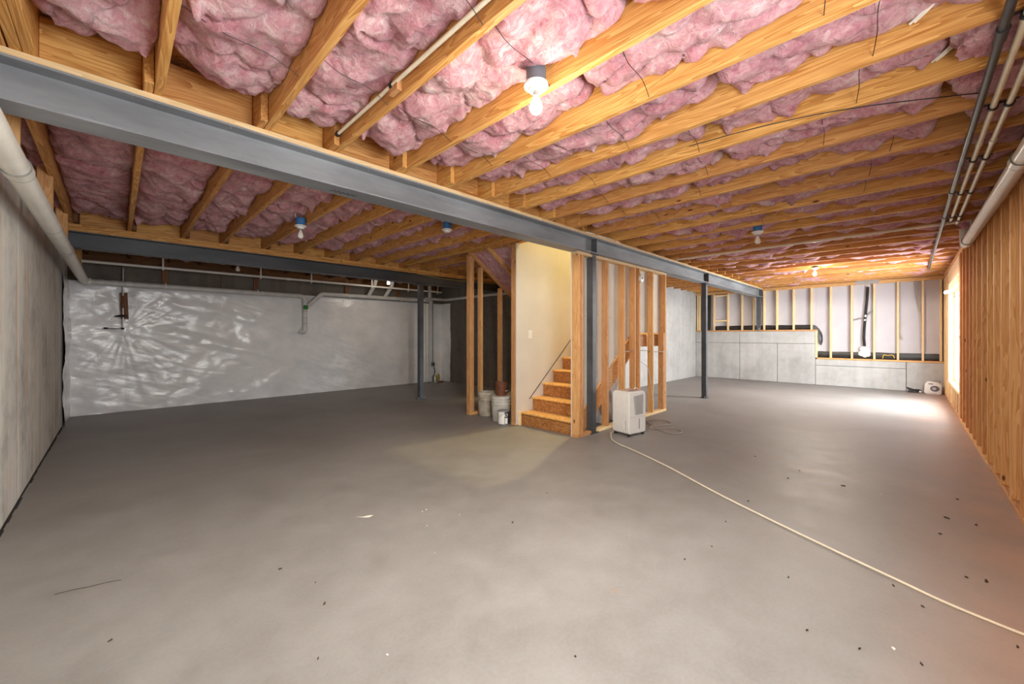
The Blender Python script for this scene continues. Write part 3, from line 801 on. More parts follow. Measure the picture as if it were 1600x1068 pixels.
# ================================================================ insulation batts
def batt(x0, x1, y0, y1, seed, res=0.016, zb=2.665, amp=1.0, ztop=ZD - 0.02, end0=0.0, end1=0.0, label=None, group=None, fixed=None):
    rg = np.random.RandomState(seed)
    W = x1 - x0; L = y1 - y0
    nx = max(8, int(W / res)); ny = max(10, int(L / res))
    u = np.linspace(0, 1, nx + 1); v = np.linspace(0, 1, ny + 1)
    U, V = np.meshgrid(u, v)
    e0 = 0.03 * perlin(u * 3.0 + seed, u * 0 + 0.3, seed) + end0 * (np.abs(2 * u - 1) ** 2.2)
    e1 = 0.03 * perlin(u * 3.0 + seed, u * 0 + 5.3, seed) + end1 * (np.abs(2 * u - 1) ** 2.2) + end1 * 0.5 * (u - 0.5) * rg.choice([-1, 1])
    Y = (y0 + e0)[None, :] * (1 - V) + (y1 - e1)[None, :] * V
    X = x0 + U * W
    wx = X + 0.05 * fbm(X * 5 + 3.1, Y * 5, seed + 5, 2); wy = Y + 0.07 * fbm(X * 4, Y * 4 + 9.2, seed + 6, 2)
    n1 = perlin(wx * 3.6 + seed * 1.7, wy * 2.6, seed)
    n2 = perlin(wx * 8.0, wy * 6.0 + seed * 0.9, seed + 1)
    n3 = perlin(wx * 19.0, wy * 15.0, seed + 2)
    Z = zb + 0.055 * amp * fbm(X * 1.6 + 7, Y * 0.9, seed + 3, 2)
    Z = Z + 0.040 - 0.15 * amp * np.abs(n1) ** 0.85 - 0.040 * amp * np.abs(n2) ** 0.9 - 0.018 * np.abs(n3) + 0.005 * fbm(X * 60, Y * 45, seed + 4, 2)
    fold = np.clip(1 - np.abs(perlin(wx * 2.1 + 40, wy * 1.7, seed + 21)) / 0.045, 0, 1)
    Z = Z + 0.035 * amp * fold
    Z = np.maximum(Z, zb - 0.09)
    Z = Z - 0.022 * (1 - (2 * U - 1) ** 2)
    # edges tuck up against the joists, ragged
    ed = np.minimum(U, 1 - U) * W
    rag = 0.020 + 0.030 * np.abs(perlin(Y * 9.0 + seed, np.where(U < 0.5, 0.2, 7.7) + 0 * Y, seed + 9))
    Z = Z + rag * np.exp(-ed / 0.022)
    # torn tufts that hang down near the edges
    for k in range(int(L * 3.0)):
        tx = x0 + (rg.choice([0.08, 0.93]) + rg.uniform(-0.05, 0.05)) * W; ty = rg.uniform(y0, y1)
        s = rg.uniform(0.010, 0.026); dp = rg.uniform(0.025, 0.065)
        Z = Z - dp * np.exp(-(((X - tx) / s) ** 2 + ((Y - ty) / (s * rg.uniform(1, 2.5))) ** 2))
    # ends roll upward
    dv = np.minimum(V, 1 - V) * L
    Z = Z + 0.07 * np.exp(-dv / 0.03)
    Z = np.minimum(Z, ztop - 0.03)
    X2 = X + 0.010 * fbm(X * 14, Y * 14, seed + 11, 2) * np.clip(ed / 0.03, 0, 1)
    n = (nx + 1) * (ny + 1)
    P = np.stack([X2, Y, Z], -1).reshape(-1, 3)
    idx = np.arange(n).reshape(ny + 1, nx + 1)
    q = np.stack([idx[:-1, :-1], idx[1:, :-1], idx[1:, 1:], idx[:-1, 1:]], -1).reshape(-1, 4)
    rim = np.concatenate([idx[0, :-1], idx[:-1, -1], idx[-1, :0:-1], idx[:0:-1, 0]])
    top = P[rim].copy(); top[:, 2] = ztop
    m_ = len(rim); t0 = n
    Pall = np.concatenate([P, top])
    a = np.arange(m_); b = (a + 1) % m_
    sk = np.stack([rim[a], rim[b], t0 + b, t0 + a], -1)
    F = np.concatenate([q, sk])
    c = (Pall.min(0) + Pall.max(0)) / 2; c[2] = Pall[:, 2].min()
    me = bpy.data.meshes.new('insulation_batt')
    Q = (Pall - c).astype(np.float32)
    me.vertices.add(len(Q)); me.vertices.foreach_set('co', Q.ravel())
    nf = len(F)
    me.loops.add(nf * 4 + m_); me.polygons.add(nf + 1)
    lv = np.concatenate([F.ravel(), t0 + np.arange(m_)]).astype(np.int32)
    me.loops.foreach_set('vertex_index', lv)
    ls = np.concatenate([np.arange(nf) * 4, [nf * 4]]).astype(np.int32)
    me.polygons.foreach_set('loop_start', ls)
    me.polygons.foreach_set('use_smooth', [True] * (nf + 1))
    me.update(calc_edges=True); me.validate()
    me.materials.append(M['pink'])
    o = bpy.data.objects.new('insulation_batt', me)
    place(o, c, None)
    tag(o, label or LB_NEAR, 'insulation', group or G_NEAR)
    return o
ORD = ['first', 'second', 'third', 'fourth', 'fifth', 'sixth', 'seventh', 'eighth', 'ninth', 'tenth', 'eleventh', 'twelfth', 'thirteenth', 'fourteenth', 'fifteenth', 'sixteenth', 'seventeenth', 'eighteenth', 'nineteenth', 'twentieth', 'twenty-first', 'twenty-second', 'twenty-third', 'twenty-fourth', 'twenty-fifth', 'twenty-sixth', 'twenty-seventh', 'twenty-eighth', 'twenty-ninth', 'thirtieth']
LB_NEAR = 'rumpled pink fibreglass batt between joists on the window side of the long beam'
G_NEAR = 'pink insulation batts on the window side'
LB_MID = 'pink fibreglass batt between joists, between the two steel beams'
G_MID = 'pink insulation batts between the beams'
LB_BACK = 'pink fibreglass batt between joists beyond the dark beam, above the white pipes'
G_BACK = 'pink insulation batts beyond the dark beam'
LB_SIDE = 'pink fibreglass batt between joists above the pale concrete side wall'
G_SIDE = 'pink insulation batts by the side wall'
sd = 100
bays = [(XL + 0.04, JX[0] - 2 * JT - 0.004)] + [(a, b - JT) for a, b in zip(JX, JX[1:])] + [(JX[-1], XF)]
for i, (a, b) in enumerate(bays):
    rg = random.Random(i * 5 + 1)
    if b - a < 0.09: continue
    far = a > 4.6
    res = 0.0135 if a < 3.2 else (0.018 if a < 6 else 0.026)
    ysplit = rg.uniform(0.75, 1.5)
    yend = 2.78 - rg.uniform(0.0, 0.06)
    e1 = rg.uniform(0.05, 0.16) if not far else 0.04
    zb = 2.655 - (0.01 if a < 2.2 else 0.0) - (0.018 if a > 2.9 else 0) - (0.018 if a > 4.6 else 0)
    batt(a + 0.002, b - 0.002, -0.13 if 2.5 < a < 3.5 else YR - 0.08, ysplit - rg.uniform(0.03, 0.06), sd, res, zb, label=f'pink batt in the {ORD[i]} joist bay from the left wall, touching the framed wall'); sd += 1
    batt(a + 0.002, b - 0.002, ysplit, yend, sd, res, zb, end1=e1, label=f'pink batt in the {ORD[i]} joist bay from the left wall, ending at the long beam'); sd += 1
mb = [(XL + 0.04, -0.345 - JT)] + [(a, b - JT) for a, b in zip([-0.345] + JM[1:], JM[1:])]
for i, (a, b) in enumerate(mb):
    rg = random.Random(i * 7 + 2)
    if b - a < 0.06: continue
    if b < ST_X0 + 0.02:
        sp = rg.uniform(4.3, 5.2)
        batt(a + 0.002, b - 0.002, 3.10, sp - 0.01, sd, 0.02, 2.66, label=f'pink batt between the two beams, {ORD[i]} bay from left wall, touching the long beam', group=G_MID); sd += 1
        batt(a + 0.002, b - 0.002, sp, 6.72 - rg.uniform(0, 0.05), sd, 0.02, 2.66, end1=rg.uniform(0.03, 0.12), label=f'pink batt between the two beams, {ORD[i]} bay from left wall, touching the dark beam', group=G_MID); sd += 1
    elif a > ST_X1:
        batt(a + 0.002, b - 0.002, 3.10, YI - 0.01, sd, 0.035, 2.66, label=f'pink fibreglass batt above the pale side wall, {ORD[i]} joist bay from the left wall', group=G_SIDE); sd += 1
    elif b < XI:
        batt(a + 0.002, b - 0.002, ST_Y1 + 0.1, 6.72, sd, 0.03, 2.66, label=f'pink batt beyond the closet studs, {ORD[i]} joist bay from the left wall', group=G_MID); sd += 1
    if b < XI - 0.05:
        batt(a + 0.043, b + 0.039, 7.05, YB + 0.10, sd, 0.03, 2.64, label=f'pink batt above the white pipes beyond the dark beam, {ORD[i]} bay from left wall', group=G_BACK); sd += 1
# loose batts pushed up around the pipes by the right wall, lower than the joists
def clump(cx, cy, cz, rx, ry, rz, seed, label):
    n, m_ = 46, 30; v = []; f = []
    th = np.linspace(0, 2 * np.pi, n, endpoint=False); ph = np.linspace(0.02, np.pi - 0.02, m_)
    T, Pp = np.meshgrid(th, ph)
    dx, dy, dz = np.sin(Pp) * np.cos(T), np.sin(Pp) * np.sin(T), np.cos(Pp)
    pw = lambda q: np.sign(q) * np.abs(q) ** 0.75
    R = 1 + 0.20 * fbm(dx * 2 + 3 * dz + seed, dy * 2 + 2 * dz, seed, 3) - 0.12 * np.abs(perlin(dx * 3 + seed, dy * 3 + dz * 3, seed + 1))
    X, Y, Z = cx + rx * pw(dx) * R, cy + ry * pw(dy) * R, cz + rz * pw(dz) * R
    v = np.stack([X, Y, Z], -1).reshape(-1, 3)
    for i in range(m_ - 1):
        for k in range(n): f.append((i * n + k, i * n + (k + 1) % n, (i + 1) * n + (k + 1) % n, (i + 1) * n + k))
    f.append(tuple(range(n - 1, -1, -1))); f.append(tuple(range((m_ - 1) * n, m_ * n)))
    o = MB().add(v, f).build('insulation_batt', 'pink', None, smooth=True, base=True)
    return tag(o, label, 'insulation', 'loose insulation stuffed by the right wall')
LC = 'loose pink fibreglass stuffed around the pipes, bulging below the joists'
clump(2.735, -0.34, 2.66, 0.17, 0.20, 0.125, 51, 'loose pink fibreglass clump around the pipes, one bay before the black wire')
clump(3.20, -0.35, 2.66, 0.18, 0.19, 0.125, 52, 'loose pink fibreglass clump that the black wire runs into')
clump(3.66, -0.40, 2.67, 0.18, 0.15, 0.12, 53, 'loose pink fibreglass clump around the pipes, one bay beyond the black wire')
# sloped insulation under the upper flight
def slope_batt(y0, y1, seed, lb):
    nx, ny = 40, 24; v = []; f = []
    for i in range(nx + 1):
        x = 3.93 + (5.5 - 3.93) * i / nx
        for k in range(ny + 1):
            y = y0 + (y1 - y0) * k / ny
            z = 2.60 - (x - 3.93) * 0.69 - 0.012 + 0.045 * float(np.abs(perlin(np.array([x * 7.0]), np.array([y * 7.0 + seed]), seed))[0]) + 0.02 * float(fbm(np.array([x * 12.0]), np.array([y * 12.0]), seed, 2)[0])
            v.append((x, y, z))
    off = len(v)
    for (x, y, z) in list(v): v.append((x, y, 2.60 - (x - 3.93) * 0.69 + 0.10))
    for i in range(nx):
        for k in range(ny):
            a = i * (ny + 1) + k
            f.append((a, a + 1, a + ny + 2, a + ny + 1)); f.append((a + off, a + ny + 1 + off, a + ny + 2 + off, a + 1 + off))
    o = MB().add(v, f).build('insulation_batt', 'pink', None, smooth=True, base=True)
    tag(o, lb, 'insulation', 'insulation under the upper stair flight')
slope_batt(4.012, 4.398, 3, 'pink batt under the sloping upper stairs, on the drywall side')
slope_batt(4.442, 4.838, 4, 'pink batt under the sloping upper stairs, on the closet stud side')

# spring wires that hold the batts
def hwire(xa, xb, y, z, k):
    mb_ = MB().tube([(xa + 0.002, y - 0.03, z + 0.02), (xa + (xb - xa) * 0.3, y, z - 0.0), (xa + (xb - xa) * 0.7, y + 0.01, z - 0.002), (xb - 0.002, y + 0.03, z - 0.035)], 0.0018, 5, 5)
    tag(mb_.build('support_wire', 'wire'), 'thin bent spring wire holding batt up between joists', 'wire', 'spring wires under the insulation')
rg = random.Random(12)
for i, (a, b) in enumerate(bays[1:16]):
    for q in range(3 if a < 4 else 2):
        y = 0.25 + q * 0.9 + rg.uniform(-0.2, 0.2)
        if i < 3 and q == 0: continue
        hwire(a, b, y, 2.592 + rg.uniform(-0.012, 0.008), i)

# ================================================================ wiring on the joists
def cable(name, pts, r, m_, label, cat='cable', smooth=6, seg=7, group=None):
    return tag(MB().tube(pts, r, seg, smooth).build(name, m_, None, smooth=True), label, cat, group)
cable('black_wire', [(2.744, 1.05, 2.542), (2.80, 0.62, 2.541), (2.93, 0.23, 2.541), (3.18, -0.2, 2.541), (3.3, -0.3, 2.56)], 0.0028, 'black', 'thin black wire strung slantwise under the joists')
cable('yellow_cable', [(3.62, 3.12, 2.538), (3.66, 3.9, 2.536), (3.75, 4.85, 2.536), (3.69, 5.8, 2.538), (3.80, 6.6, 2.536), (4.05, 6.75, 2.48), (4.3, 6.765, 2.45), (4.9, 6.765, 2.42), (6.2, 6.765, 2.44)], 0.006, 'romex', 'yellow electrical cable looping along joists over the dark column')
cable('yellow_cable', [(3.985, 2.70, 2.66), (4.0, 2.78, 2.60), (4.10, 2.84, 2.552)], 0.006, 'romex', 'short yellow cable dropping onto the long beam above the stairs')
cable('yellow_cable', [(4.15, 2.835, 2.551), (4.42, 2.828, 2.549), (4.70, 2.826, 2.55), (4.96, 2.836, 2.548)], 0.005, 'cable_white', 'pale cable lying on the edge of the long beam')
for k, (xj, y) in enumerate(((2.072, 0.02), (2.497, -0.02), (2.922, -0.10))):
    for q in range(2):
        cable('white_cable', [(xj - 0.06 - 0.005 * q, y - 0.10 + q * 0.016, 2.72), (xj - 0.05, y - 0.05 + q * 0.016, 2.66), (xj - 0.012, y + q * 0.016, 2.64)], 0.006, 'cable_white', 'white cable passing through a joist hole beside the black iron pipe', group='white cables through the joists')

# ================================================================ pipes
def pipe(name, label, pts, r, m_, couplings=(), cat='pipe', smooth=0, seg=18, seam='pipe_seam', group=None):
    root = thing(name, label, cat, pts[0], group)
    MB().tube(pts, r, seg, smooth).build('pipe_run', m_, root, smooth=True)
    for (c, d, ln, k) in couplings:
        c = Vector(c); d = Vector(d).normalized()
        cpl = MB().tube([c - d * ln / 2, c + d * ln / 2], r * k, seg).build('coupling', m_, root, smooth=True)
        for s in (-1, 1):
            MB().tube([c + d * (s * ln / 2 - 0.002), c + d * (s * ln / 2 + 0.003)], r * k * 1.006, seg).build('coupling_seam', seam, cpl, smooth=True)
    return root
dL = Vector((-0.352 + 0.415, 8.95 + 0.3, 2.115 - 2.235))
pL = lambda y: Vector((-0.415, -0.3, 2.235)) + dL * ((y + 0.3) / 9.25)
pipe('drain_pipe', 'large cream drain pipe sloping along the stained left wall', [pL(-0.3), pL(8.93), (-0.335, 8.985, 2.10), (-0.28, 9.0, 2.092)], 0.057, 'pvc',
     [(pL(3.48), dL, 0.11, 1.13), (pL(6.2), dL, 0.09, 1.1), (pL(5.05), dL, 0.004, 1.004)], seg=24)
for k, y in enumerate((3.33, 4.91, 6.30, 8.77)):
    z0 = pL(y).z + 0.062
    tag(box('hanger_block', -0.445, -0.358, y - 0.02, y + 0.02, z0 - 0.02, 2.62 if k < 3 else 2.6, 'stud_z'), f'{ORD[k]} wood hanger block along the cream left drain pipe, counting from the long beam', 'block', 'hanger blocks over the left drain pipe')
zl = 2.085
rb = thing('drain_pipe', 'white drain pipe with green sticker and wye across the plastic sheeting', 'pipe', (2.8, 9.0, 1.34))
def part_tube(nm, pts, r, m_='pvc_grey', smooth=0, seg=14, parent=None):
    return MB().tube(pts, r, seg, smooth).build(nm, m_, parent or rb, smooth=True)
part_tube('left_run', [(-0.277, 9.0, 2.092), (2.70, 9.0, 2.08)], 0.045)
part_tube('elbow', [(2.68, 9.0, 2.08), (2.76, 9.0, 2.07), (2.81, 9.0, 2.02), (2.82, 9.0, 1.94)], 0.048, smooth=4)
part_tube('drop', [(2.82, 9.0, 1.96), (2.82, 9.0, 1.44)], 0.045)
part_tube('trap_bend', [(2.82, 9.0, 1.46), (2.82, 9.0, 1.37), (2.79, 9.02, 1.33), (2.74, 9.05, 1.35)], 0.05, smooth=4)
part_tube('wye_branch', [(2.84, 9.0, 1.84), (3.12, 9.0, 2.12), (3.17, 9.0, 2.15), (3.25, 9.0, 2.155)], 0.045, smooth=3)
part_tube('right_run', [(3.22, 9.0, 2.155), (5.88, 9.0, 2.175)], 0.045)
part_tube('reducer', [(5.2, 9.0, 2.172), (5.5, 9.0, 2.174)], 0.054)
part_tube('end_elbow', [(5.85, 9.0, 2.175), (5.93, 9.0, 2.17), (5.95, 9.0, 2.10)], 0.05, smooth=4)
for zz in (1.76, 1.62, 1.50): part_tube('coupling_seam', [(2.82, 9.0, zz), (2.82, 9.0, zz + 0.006)], 0.0465, 'pipe_seam')
for xx in (-0.2, -0.05, 0.12): part_tube('coupling', [(xx, 9.0, 2.0915), (xx + 0.07, 9.0, 2.091)], 0.05)
MB().box(2.775, 2.865, 8.945, 8.956, 1.80, 1.89).build('green_sticker', 'green', rb)
for a, b in ((4.22, 4.20), (4.64, 4.62)):
    part_tube('vent_branch', [(a, 8.62, 2.60), (a, 8.70, 2.42), (a + 0.01, 8.85, 2.33), (b, 8.98, 2.19)], 0.045, smooth=5)
part_tube('riser_pipe', [(5.89, 8.98, 2.60), (5.89, 8.98, 2.2)], 0.05)
ru = thing('supply_pipe', 'thin white pipe hung on hooks below the joists over the plastic sheeting', 'pipe', (2.8, 8.6, 2.35))
MB().tube([(-0.36, 8.6, 2.355), (6.0, 8.6, 2.372)], 0.021, 12).build('pipe_run', 'pvc', ru, smooth=True)
for x in (0.544, 1.921, 2.811, 4.097, 5.025, 5.866):
    MB().box(x - 0.012, x + 0.012, 8.572, 8.578, 2.32, ZJ + 0.02).box(x - 0.012, x + 0.012, 8.572, 8.626, 2.318, 2.324).build('hook', 'pvc', ru)
MB().tube([(2.36, 8.6, 2.3622), (2.44, 8.6, 2.3624)], 0.026, 12).build('coupling', 'pvc', ru, smooth=True)
for k, x in enumerate((0.602, 1.956, 3.742, 5.04)):
    r_ = thing('hanger_block', f'{ORD[k]} brown strapped block above the white sheeting, counting from the left wall', 'block', (x, 9.1, 2.09), 'hanger blocks on the back wall')
    box('block', x - 0.04, x + 0.04, 9.085, 9.125, 2.14, 2.50, 'old_z', r_)
    MB().tube([(x, 9.08, 2.16), (x, 8.955, 2.14), (x, 8.95, 2.09), (x, 8.955, 2.05)], 0.008, 6, 3).build('strap', 'pvc', r_)
pipe('drain_pipe', 'white vent pipe turning along the dark inner concrete wall', [(5.7, 8.88, 2.21), (6.30, 8.88, 2.215), (6.345, 8.8, 2.218), (6.345, 6.2, 2.226), (6.345, 6.12, 2.25), (6.345, 6.10, 2.36)], 0.035, 'pvc_grey')
pipe('waste_pipe', 'upright white pipe in the corner of the plastic sheeting', [(5.87, 9.05, 0.06), (5.87, 9.05, 2.10)], 0.04, 'pvc')
# right-hand supply pipes
SG = 'supply pipes clamped under the joists'
def clamps(root, xs_, y, z, r, m_='black'):
    for x in xs_:
        MB().tube([(x - 0.009, y, z), (x + 0.009, y, z)], r * 1.5, 12).box(x - 0.009, x + 0.009, y - r * 2.4, y + r * 2.4, z + r * 0.9, z + r * 1.15).build('clamp', m_, root, smooth=True)
bp_ = thing('gas_pipe', 'long black iron pipe under the joists beside two cream pipes', 'pipe', (6, -0.276, 2.5))
MB().tube([(0.2, -0.276, 2.522), (10.9, -0.276, 2.522), (10.98, -0.276, 2.53), (11.0, -0.276, 2.60)], 0.0165, 12).build('pipe_run', 'black_pipe', bp_, smooth=True)
for x in (2.62, 5.25, 6.3): MB().tube([(x - 0.05, -0.276, 2.522), (x + 0.05, -0.276, 2.522)], 0.0215, 12).build('coupling', 'black_pipe', bp_, smooth=True)
for y, xe, lb in ((-0.331, 6.55, 'cream water pipe nearest the black iron pipe'), (-0.388, 6.70, 'cream water pipe hung between its twin and the framed wall')):
    cp = thing('water_pipe', lb, 'pipe', (4, y, 2.5))
    MB().tube([(0.2, y, 2.522), (xe, y, 2.522)], 0.014, 12).build('pipe_run', 'cpvc', cp, smooth=True)
    for x in (4.02, 2.3): MB().tube([(x - 0.03, y, 2.522), (x + 0.03, y, 2.522)], 0.0175, 12).build('coupling', 'cpvc', cp, smooth=True)
    clamps(cp, (2.52, 3.42, 4.355, 5.305, 6.265, 6.5), y, 2.522, 0.014)
pipe('conduit_pipe', 'pale conduit running along a joist to the cream pipes', [(6.66, 2.75, 2.528), (6.66, -0.40, 2.528)], 0.016, 'cpvc', seg=10)
rd = thing('drain_pipe', 'glossy white drain pipe hung along the top of the framed wall', 'pipe', (5, -0.485, 2.28))
MB().tube([(0.6, -0.485, 2.30), (7.15, -0.485, 2.345), (7.22, -0.485, 2.36), (7.26, -0.485, 2.42), (7.27, -0.485, 2.56)], 0.046, 24).build('pipe_run', 'pvc', rd, smooth=True)
for x in (3.86, 6.95):
    z = 2.30 + (x - 0.6) / 6.55 * 0.045
    cpl = MB().tube([(x - 0.05, -0.485, z), (x + 0.05, -0.485, z)], 0.0525, 24).build('coupling', 'pvc', rd, smooth=True)
    for q in (-0.05, 0.05): MB().tube([(x + q - 0.003, -0.485, z), (x + q + 0.003, -0.485, z)], 0.0528, 24).build('coupling_seam', 'pipe_seam', cpl, smooth=True)
# slim cream conduit clipped on the near joist
cl = pipe('conduit_pipe', 'thin cream conduit clipped to the side of a near joist', [(1.05, -0.45, 2.60), (1.05, 2.72, 2.608)], 0.0105, 'cpvc', seg=10)
box('standoff_block', 1.045, 1.075, 1.90, 1.99, 2.56, 2.625, 'stud_z', cl)
MB().tube([(1.05, 1.955, 2.606), (1.05, 1.975, 2.606)], 0.016, 10).build('clip', 'black', cl)
MB().tube([(1.05, 2.68, 2.608), (1.05, 2.71, 2.608)], 0.016, 10).build('clip', 'black', cl)

# ================================================================ plastic sheeting on the back wall
def sheet(name, P, nu, nv, seed, label, amp=1.0, group=None):
    """P(u, v) -> (point, outward normal)"""
    uu = np.linspace(0, 1, nu + 1); vv = np.linspace(0, 1, nv + 1)
    v = []; f = []
    for b in vv:
        for a in uu:
            p, n, s, t = P(a, b)
            v.append((p, n, s, t))
    S = np.array([q[2] for q in v]); T = np.array([q[3] for q in v])
    h = 0.030 * fbm(S * 1.1 + 0.3 * T, T * 1.6 - 0.5 * S, seed, 3)
    rot = S * 0.35 + T
    h += 0.012 * np.abs(perlin(S * 0.9 - T * 0.4, rot * 5.5, seed + 8)) + 0.006 * np.abs(perlin(S * 2.0, rot * 13.0, seed + 9))
    dS, dT = S - 0.10, T - 1.36; an = np.arctan2(dT, dS); ra = np.sqrt(dS ** 2 + dT ** 2)
    h += amp * 0.016 * np.abs(perlin(an * 5.0 + 3.3, ra * 0.5, seed + 12)) * np.exp(-ra * 0.8)
    # taut diagonal pulls running down from the pipe fitting
    d1 = (T - 1.38) + 0.28 * (S - 0.35)
    h += amp * 0.030 * np.exp(-(d1 / 0.10) ** 2) * np.clip((S - 0.2) * 1.5, 0, 1) * np.exp(-np.clip(S - 2.0, 0, 9) * 0.9)
    d2 = (T - 1.9) + 0.22 * (S - 0.3)
    h += amp * 0.022 * np.exp(-(d2 / 0.09) ** 2) * np.clip(S, 0, 1) * np.exp(-np.clip(S - 2.2, 0, 9))
    h += amp * 0.018 * np.abs(perlin(S * 2.4 + 5, T * 3.3, seed + 3)) + 0.004 * perlin(S * 9, T * 12, seed + 4)
    h = h * np.clip((2.13 - T) * 8, 0.15, 1) + 0.012
    pts = [tuple(np.array(q[0]) + np.array(q[1]) * float(hh)) for q, hh in zip(v, h)]
    for i in range(nv):
        for k in range(nu):
            a = i * (nu + 1) + k; f.append((a, a + 1, a + nu + 2, a + nu + 1))
    o = MB().add(pts, f).build(name, 'sheet', None, smooth=False)
    o.data.polygons.foreach_set('use_smooth', [True] * len(o.data.polygons))
    return tag(o, label, 'sheeting', group)
def Pback(u, v):
    # wraps the left wall corner, the back wall and the inner wall return
    lens = [0.92, XI - XL, 0.42]; tot = sum(lens); s = u * tot
    z = 0.004 + v * 2.11
    if s < lens[0]:
        return (XL + 0.004, YB - lens[0] + s + (0 if s < 0.8 else 0), z), (1, 0, 0), s - lens[0] + XL, z
    if s < lens[0] + lens[1]:
        return (XL + s - lens[0], YB - 0.004, z), (0, -1, 0), s - lens[0] + XL, z
    return (XI - 0.004, YB - (s - lens[0] - lens[1]), z), (-1, 0, 0), s - lens[0] + XL, z
sheet('plastic_sheeting', Pback, 420, 120, 21, 'white reinforced plastic sheeting draped over the back wall')

# shut-off valve assembly on a brown board
gv = thing('gas_valve_assembly', 'brown board with pipe, valve and elbow on the white sheeting', 'pipe', (0.09, 9.05, 1.36))
MB().prism([(0.045, 1.95), (0.135, 1.955), (0.150, 1.525), (0.058, 1.527)], 1, 9.035, 9.06).build('backing_board', 'old_z', gv)
MB().tube([(0.083, 9.01, 2.36), (0.083, 9.01, 1.372)], 0.0105, 10).build('upright_pipe', 'metal', gv, smooth=True)
MB().tube([(0.083, 9.01, 1.90), (0.083, 9.01, 1.83), (0.083, 9.01, 1.80), (0.083, 9.01, 1.74), (0.083, 9.01, 1.70)], [0.015, 0.016, 0.021, 0.021, 0.015], 10).build('valve_body', 'rusty', gv, smooth=True)
MB().tube([(0.13, 9.0, 1.572), (0.07, 9.0, 1.575), (0.02, 9.0, 1.568), (-0.02, 9.0, 1.565)], [0.014, 0.022, 0.016, 0.004], 8).build('valve_handle', 'black', gv, smooth=True)
MB().tube([(0.09, 9.01, 1.37), (0.0, 9.01, 1.366), (-0.12, 9.01, 1.372)], 0.009, 8).build('side_pipe', 'metal', gv, smooth=True)
MB().tube([(-0.14, 9.01, 1.373), (-0.09, 9.01, 1.371)], 0.014, 8).build('end_cap', 'black', gv, smooth=True)
MB().tube([(0.098, 9.01, 1.37), (0.06, 9.01, 1.368)], 0.016, 8).build('elbow', 'black', gv, smooth=True)

# ================================================================ things on the floor
# dehumidifier
ang = math.radians(-11)
dcx, dcy = 4.66, 2.535
dh = thing('dehumidifier', 'white portable dehumidifier with slatted grille in front of the stud wall', 'dehumidifier', (dcx, dcy, 0))
def R(x, y): ca, sa = math.cos(ang), math.sin(ang); return dcx + x * ca - y * sa, dcy + x * sa + y * ca
def dpart(nm, x0, x1, y0, y1, z0, z1, m_, bevel=0.0):
    return MB().box(dcx + x0, dcx + x1, dcy + y0, dcy + y1, z0, z1, rot=(ang, dcx, dcy)).build(nm, m_, dh, bevel=bevel, smooth=bool(bevel))
hw, hd = 0.165, 0.135
body = MB(); prof = [(-hw + 0.012, 0.03), (hw - 0.012, 0.03), (hw, 0.06), (hw, 0.52), (hw - 0.02, 0.555), (-hw + 0.02, 0.555), (-hw, 0.52), (-hw, 0.06)]
v = []
for yy in (-hd, hd):
    for x, z in prof: X, Y = R(x, yy); v.append((X, Y, z))
n_ = len(prof)
body.add(v, [tuple(range(n_)), tuple(range(2 * n_ - 1, n_ - 1, -1))] + [(i, (i + 1) % n_, (i + 1) % n_ + n_, i + n_) for i in range(n_)])
body.build('body', 'appliance', dh, smooth=True, bevel=0.014)
fv = [(-0.075, 0.50), (0.105, 0.515), (0.095, 0.27), (-0.045, 0.265)]
v = []
for yy in (-hd - 0.003, -hd + 0.004):
    for x, z in fv: X, Y = R(x, yy); v.append((X, Y, z))
MB().add(v, [(0, 1, 2, 3), (7, 6, 5, 4)] + [(i, (i + 1) % 4, (i + 1) % 4 + 4, i + 4) for i in range(4)]).build('grille_recess', 'cord_grey', dh)
for k in range(15):
    z = 0.278 + k * 0.0155; t_ = (z - 0.265) / 0.24
    dpart('grille_slat', -0.045 - 0.030 * t_ + 0.003, 0.095 + 0.010 * t_ - 0.003, -hd - 0.010, -hd - 0.001, z, z + 0.009, 'grille')
dpart('water_gauge', 0.028, 0.034, -hd - 0.003, -hd + 0.002, 0.085, 0.215, 'black')
dpart('bucket_seam', -hw + 0.02, hw - 0.02, -hd - 0.0012, -hd + 0.002, 0.236, 0.239, 'grille')
lv = MB()
X, Y = R(-hw - 0.0015, -0.05)
dpart('side_handle', -hw - 0.003, -hw + 0.002, -0.075, -0.055, 0.09, 0.20, 'white_label')
dpart('side_handle_recess', -hw - 0.0025, -hw + 0.002, -0.088, -0.077, 0.09, 0.20, 'grille')
dpart('control_panel', -0.07, 0.12, -0.085, -0.005, 0.553, 0.558, 'panel_pink')
for k in range(6): dpart('button', -0.045 + k * 0.026, -0.030 + k * 0.026, -0.055, -0.035, 0.557, 0.561, 'grey_box')
dpart('top_grille', -0.13, 0.13, 0.015, 0.115, 0.553, 0.557, 'tan_dust')
for sx in (-1, 1):
    for sy in (-1, 1):
        X, Y = R(sx * (hw - 0.035), sy * (hd - 0.03))
        MB().lathe([(0.018, 0), (0.02, 0.004), (0.02, 0.03)], X, Y, 0.001, 12).build('caster', 'black', dh)
X, Y = R(hw - 0.04, 0.02)
MB().tube([(X, Y, 0.555), (X + 0.03, Y, 0.575), (X + 0.09, Y - 0.01, 0.545), (X + 0.12, Y - 0.02, 0.47), (X + 0.14, Y, 0.36), (X + 0.10, Y + 0.02, 0.50)], 0.006, 8, 6).build('draped_plug_cord', 'cord', dh, smooth=True)

